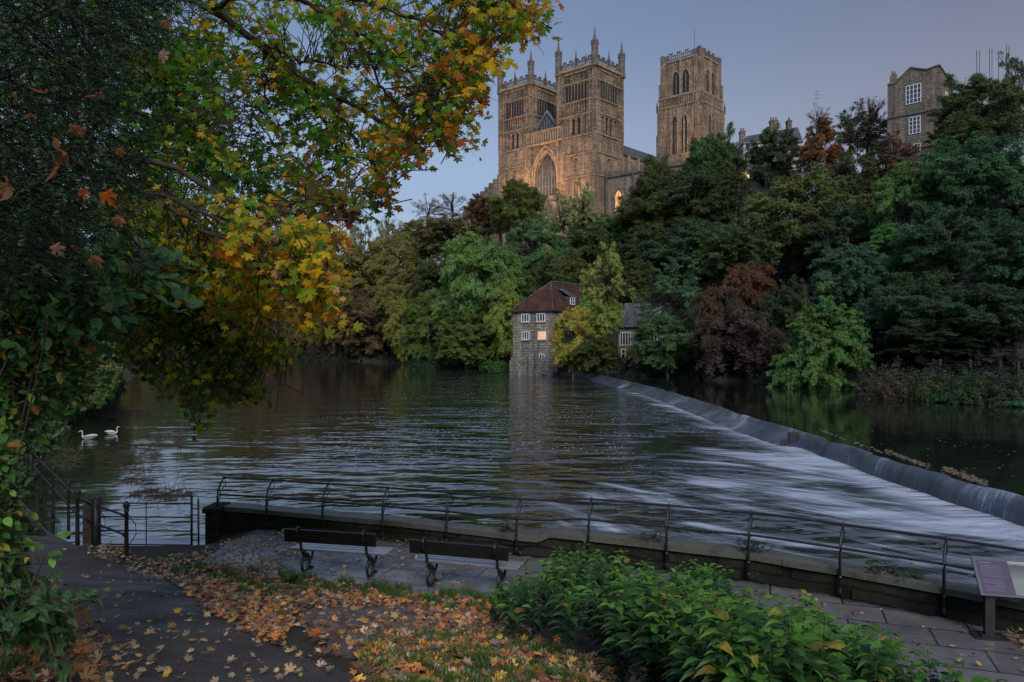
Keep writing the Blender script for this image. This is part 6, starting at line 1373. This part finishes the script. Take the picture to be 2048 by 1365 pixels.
# fallen leaves ------------------------------------------------------------
def litter():
    r = np.random.RandomState(61); P = []; N = []; T = []; S = []; C0 = []
    AUT = [(4, (.44, .16, .03)), (2.4, (.50, .30, .05)), (2.5, (.13, .06, .03)), (3, (.20, .08, .03)), (3, (.42, .30, .20)), (2, (.12, .07, .055)), (1, (.55, .12, .02)), (.6, (.2, .2, .04)), (1.6, (.26, .19, .15))]
    BRO = [(4, (.26, .11, .045)), (3, (.38, .18, .06)), (2, (.40, .30, .19)), (2, (.10, .065, .045)), (1, (.45, .2, .04))]
    TAN = [(3, (.34, .26, .17)), (2, (.42, .3, .14)), (1, (.18, .11, .07)), (1, (.5, .3, .05)), (1.5, (.13, .09, .075))]
    REG = [([(290, 1125), (520, 1150), (700, 1175), (900, 1200), (1000, 1215), (950, 1260), (760, 1215), (600, 1215), (560, 1300), (430, 1235)], 3000, AUT, .14),
           ([(560, 1215), (700, 1190), (1010, 1210), (1000, 1290), (880, 1310), (640, 1320)], 620, AUT, .15), ([(720, 1290), (930, 1240), (1020, 1250), (1200, 1330), (1400, 1345), (1500, 1390), (700, 1390)], 1900, AUT, .165),
           ([(-20, 1210), (60, 1200), (190, 1300), (230, 1380), (-20, 1380)], 520, BRO, .16), ([(60, 1160), (120, 1170), (230, 1290), (140, 1290)], 160, BRO, .14),
           ([(64, 950), (92, 960), (170, 1070), (290, 1120), (560, 1140), (560, 1170), (300, 1165), (180, 1110), (110, 1040)], 1300, TAN, .105),
           ([(390, 1110), (440, 1085), (560, 1065), (700, 1075), (620, 1090), (570, 1140), (480, 1150), (300, 1125)], 1100, TAN, .10), ([(560, 1090), (1000, 1110), (1010, 1180), (560, 1165)], 170, TAN, .12),
           ([(740, 1082), (1000, 1112), (1060, 1125), (1060, 1112), (900, 1088), (740, 1074)], 190, BRO, .12), ([(100, 1080), (300, 1150), (560, 1290), (740, 1370), (180, 1370), (100, 1180)], 230, TAN, .115),
           ([(1500, 1170), (2048, 1290), (2048, 1365), (1900, 1330), (1600, 1210)], 36, BRO, .12), ([(2010, 1262), (2060, 1270), (2060, 1300), (2020, 1298)], 60, AUT, .10), ([(1000, 1290), (1340, 1345), (1500, 1370), (1200, 1390)], 130, [(1, (.5, .2, .02)), (1, (.55, .36, .04)), (1, (.42, .33, .22))], .17)]
    for poly, n, pl, sz in REG:
        q = samp(poly, int(n * 1.6), r); X, Y = ray_ground(q[:, 0], q[:, 1]); k = ~np.isnan(X); k &= (np.sin(X * 2.3 + Y * 1.1) * np.cos(Y * 2.9 - X) + .7 * np.sin(X * 5.3) * np.sin(Y * 6.1 + 1)) > r.uniform(-1.5, .45, len(X)); X, Y = X[k], Y[k]; n = len(X); Z = near_z(X, Y) + .012 + r.rand(n) ** 1.6 * .075
        P.append(np.stack([X, Y, Z], 1)); N.append(r.normal(0, .30, (n, 3)) + [0, -.1, 1]); T.append(r.normal(0, 1, (n, 3)) * [1, 1, .1]); S.append(sz * .82 * r.uniform(.3, 1.15, n)); C0.append(pal(r, n, pl) * r.uniform(.5, 1.35, (n, 1)))
    P = np.vstack(P); V, Fc, Cv = place_leaves(P, np.vstack(N), np.vstack(T), np.concatenate(S), *tmpl(MAPLE, -.28, .14), np.vstack(C0))
    o = link('fallen_leaves', np_mesh('fallen_leaves', V, Fc, M['litter'], Cv)); prop(o, 'wet orange and tan maple leaves strewn over path, grass and paving', 'fallen leaves', kind='stuff')
    # leaves resting in the nettles
    q = samp([(1010, 1170), (1250, 1130), (1450, 1200), (1650, 1240), (1850, 1300), (1500, 1360), (1150, 1320), (1000, 1260)], 34, r); Yq = r.uniform(7.4, 8.6, 34)
    X, Yg = ray_ground(q[:, 0], q[:, 1]); Yq = np.where(np.isnan(Yg), 9, Yg) * .93; P = to3(q[:, 0], q[:, 1], Yq); V, Fc, Cv = place_leaves(P, r.normal(0, .4, (34, 3)) + [0, -.8, .6], r.normal(0, 1, (34, 3)), r.uniform(.07, .14, 34), *tmpl(MAPLE, .6, .3), pal(r, 34, [(3, (.45, .18, .03)), (1, (.5, .34, .04)), (1, (.3, .05, .02))]))
    o = link('nettle_leaf_litter', np_mesh('nettle_leaf_litter', V, Fc, M['litter'], Cv)); prop(o, 'orange maple leaves caught among the nettles', 'fallen leaves', kind='stuff')
litter()
def grass():
    r = np.random.RandomState(71); REG = [([(700, 1300), (900, 1270), (1000, 1250), (1180, 1335), (1500, 1365), (1560, 1400), (750, 1400)], 16000, .12), ([(300, 1125), (560, 1150), (900, 1190), (1000, 1205), (960, 1225), (700, 1195), (500, 1190), (330, 1150)], 16000, .12), ([(0, 1180), (110, 1200), (150, 1300), (60, 1365), (-20, 1380)], 6500, .13), ([(880, 1185), (1030, 1180), (1010, 1235), (900, 1230)], 2600, .10), ([(60, 960), (78, 960), (130, 1060), (200, 1095), (170, 1100), (95, 1040)], 1200, .07)]
    P = []; S = []
    for poly, n, h in REG:
        q = samp(poly, n, r); X, Y = ray_ground(q[:, 0], q[:, 1]); k = ~np.isnan(X); X, Y = X[k], Y[k]; c = np.sin(X * 5.1) * np.cos(Y * 4.3) + .6 * np.sin(X * 13 + Y * 9); k = c > .05; X, Y = X[k], Y[k]
        P.append(np.stack([X, Y, near_z(X, Y)], 1)); S.append(h * r.uniform(.5, 1.3, len(X)))
    P = np.vstack(P); S = np.concatenate(S); n = len(P); P[:, 2] += S * .4
    BL = np.array([(-.05, -.5, 0), (.05, -.5, 0), (.035, .2, .05), (0, .7, .22), (-.035, .2, .05)]); BF = np.array([(0, 1, 2), (0, 2, 4), (4, 2, 3)])
    V, Fc, Cv = place_leaves(P, r.normal(0, 1, (n, 3)) * [1, 1, .1], r.normal(0, .35, (n, 3)) + [0, 0, 1], S, BL, BF, pal(r, n, [(3, (.045, .12, .025)), (2, (.07, .16, .03)), (1, (.14, .16, .06))]))
    o = link('grass', np_mesh('grass', V, Fc, M['green'], Cv)); prop(o, 'short green grass showing between the fallen leaves', 'grass', kind='stuff')
    # broad leaved weeds by the bench feet
    for i, (px, py, h, lab) in enumerate(((582, 1170, .30, 'broad leaved dock plant by the foot of the left bench'), (620, 1180, .16, 'low green weed between the leaves right of the dock plant'), (728, 1180, .16, 'small green weed by the right foot of the left bench'), (860, 1208, .24, 'low green weed in front of the nearer bench foot'), (900, 1225, .22, 'weed tuft in the leaves left of the nettles'), (1110, 1368, .2, 'green dock plant at the bottom of the grass'))):
        X, Y = ray_ground(np.array([px]), np.array([py])); b = np.array([X[0], Y[0], float(near_z(X, Y)[0])]); rr_ = np.random.RandomState(80 + i); rt = empty('weed_plant', tuple(b), 0, lab, 'plant', 'weeds among the fallen leaves'); P, N, T, S, C0 = [], [], [], [], []
        for k in range(16):
            a = rr_.uniform(0, 6.28); d = np.array([math.cos(a), math.sin(a), rr_.uniform(.3, 1.8)]); P.append(unit(d) * h * .45); T.append(d); N.append(np.array([-d[0] * d[2], -d[1] * d[2], 1])); S.append(h * rr_.uniform(.5, .95)); C0.append(np.array((.04, .13, .03)) * rr_.uniform(.7, 1.4))
        V, Fc, Cv = place_leaves(np.array(P), np.array(N), np.array(T), np.array(S), T_OVAL[0] * [.75, 1, 1], T_OVAL[1], np.array(C0)); link('foliage', np_mesh('foliage', V, Fc, M['green'], Cv), rt)
grass()

# floating debris ------------------------------------------------------------
def debris(name, cx, cy, w, h, n, lab, z=ZL, seed=0, up=.25, col=(.05, .035, .025), kindlab='floating twigs', size=.35):
    r = np.random.RandomState(seed); a = r.uniform(0, 6.28, n); q = np.sqrt(r.rand(n)); px = cx + w / 2 * q * np.cos(a); py = cy + h / 2 * q * np.sin(a); O = onz(cx, cy, z); mb = MB()
    for x, y in zip(px, py):
        p = onz(x, y, z) - O; L = size * r.uniform(.4, 1.6); d = np.array([math.cos(t := r.uniform(0, 6.28)), math.sin(t), 0]) * L; zz = abs(r.normal(0, up)) * (r.rand() < .3)
        mb.tube([p + [0, 0, .005], p + d * .5 + [0, 0, .012 + zz * .5], p + d + [0, 0, .004 + zz]], [.008, .007, .004], 3, cap=False)
    o = mb.build(name, simple(name + '_mat', col, .8, .4, 4)); o.location = O; prop(o, lab, kindlab, kind='stuff')
debris('floating_twigs', 260, 905, 120, 40, 220, 'brown mat of reeds and twigs floating below the swans', seed=1)
debris('floating_twigs', 265, 935, 110, 30, 130, 'thin scatter of twigs floating nearer the gate than the main mat', seed=2)
debris('floating_twigs', 320, 988, 130, 22, 230, 'dark twig mat floating just beyond the gate', seed=3, size=.28)
debris('floating_twigs', 275, 962, 60, 14, 90, 'small loose group of twigs between the two dark mats', seed=4)
debris('floating_reeds', 318, 880, 40, 8, 60, 'sparse reed stems standing out of the water left of the taller ones', seed=5, up=.5)
debris('floating_reeds', 358, 880, 26, 10, 60, 'taller reed stems standing out of the water right of the swans', seed=6, up=.9)
debris('floating_reeds', 240, 828, 110, 16, 300, 'brown reed tangle along the near bank below the hanging maple', seed=7, up=.5, size=.6)
debris('floating_twigs', 130, 915, 90, 50, 240, 'leafy debris floating against the near bank by the railing', seed=8, col=(.06, .07, .03))
def floaters(name, cx, cy, w, h, n, lab, z, seed, pl, size):
    r = np.random.RandomState(seed); px = cx + w / 2 * r.uniform(-1, 1, n) ; py = cy + (px - cx) * .36 + h / 2 * r.normal(0, .5, n); P = np.array([onz(x, y, z) for x, y in zip(px, py)]) + [0, 0, .012]; O = P.mean(0)
    V, Fc, Cv = place_leaves(P - O, r.normal(0, .12, (n, 3)) + [0, 0, 1], r.normal(0, 1, (n, 3)), size * r.uniform(.6, 1.3, n), *T_MAPLE_S, pal(r, n, pl)); o = link(name, np_mesh(name, V, Fc, M['litter'], Cv)); o.location = O; prop(o, lab, 'fallen leaves', kind='stuff')
FT = [(3, (.15, .12, .08)), (2, (.10, .07, .05)), (1, (.24, .19, .14))]
floaters('floating_leaves', 1700, 882, 130, 6, 110, 'tan leaves drifting against the middle of the weir crest', ZU, 1, FT, .13)
floaters('floating_leaves', 1815, 918, 90, 9, 260, 'raft of tan leaves above the weir right of the stone block', ZU, 2, FT, .12)
floaters('floating_leaves', 1930, 952, 90, 12, 340, 'larger raft of tan leaves above the weir near the right edge', ZU, 3, FT, .12)
r_ = np.random.RandomState(4); px = r_.uniform(1350, 2040, 120); py = 790 + (px - 1350) * .16 + r_.uniform(0, 1, 120) ** 2 * 60; P = np.array([onz(x, min(y, 960), ZU) for x, y in zip(px, py)]); P = P[P[:, 0] > np.interp(P[:, 1], CREST[:, 1], CREST[:, 0]) + .3] + [0, 0, .012]; n = len(P)
V, Fc, Cv = place_leaves(P, r_.normal(0, .1, (n, 3)) + [0, 0, 1], r_.normal(0, 1, (n, 3)), r_.uniform(.07, .13, n), *T_MAPLE_S, pal(r_, n, FT)); prop(link('scattered_leaves', np_mesh('scattered_leaves', V, Fc, M['litter'], Cv)), 'single pale leaves scattered on the dark millpond', 'fallen leaves', kind='stuff')
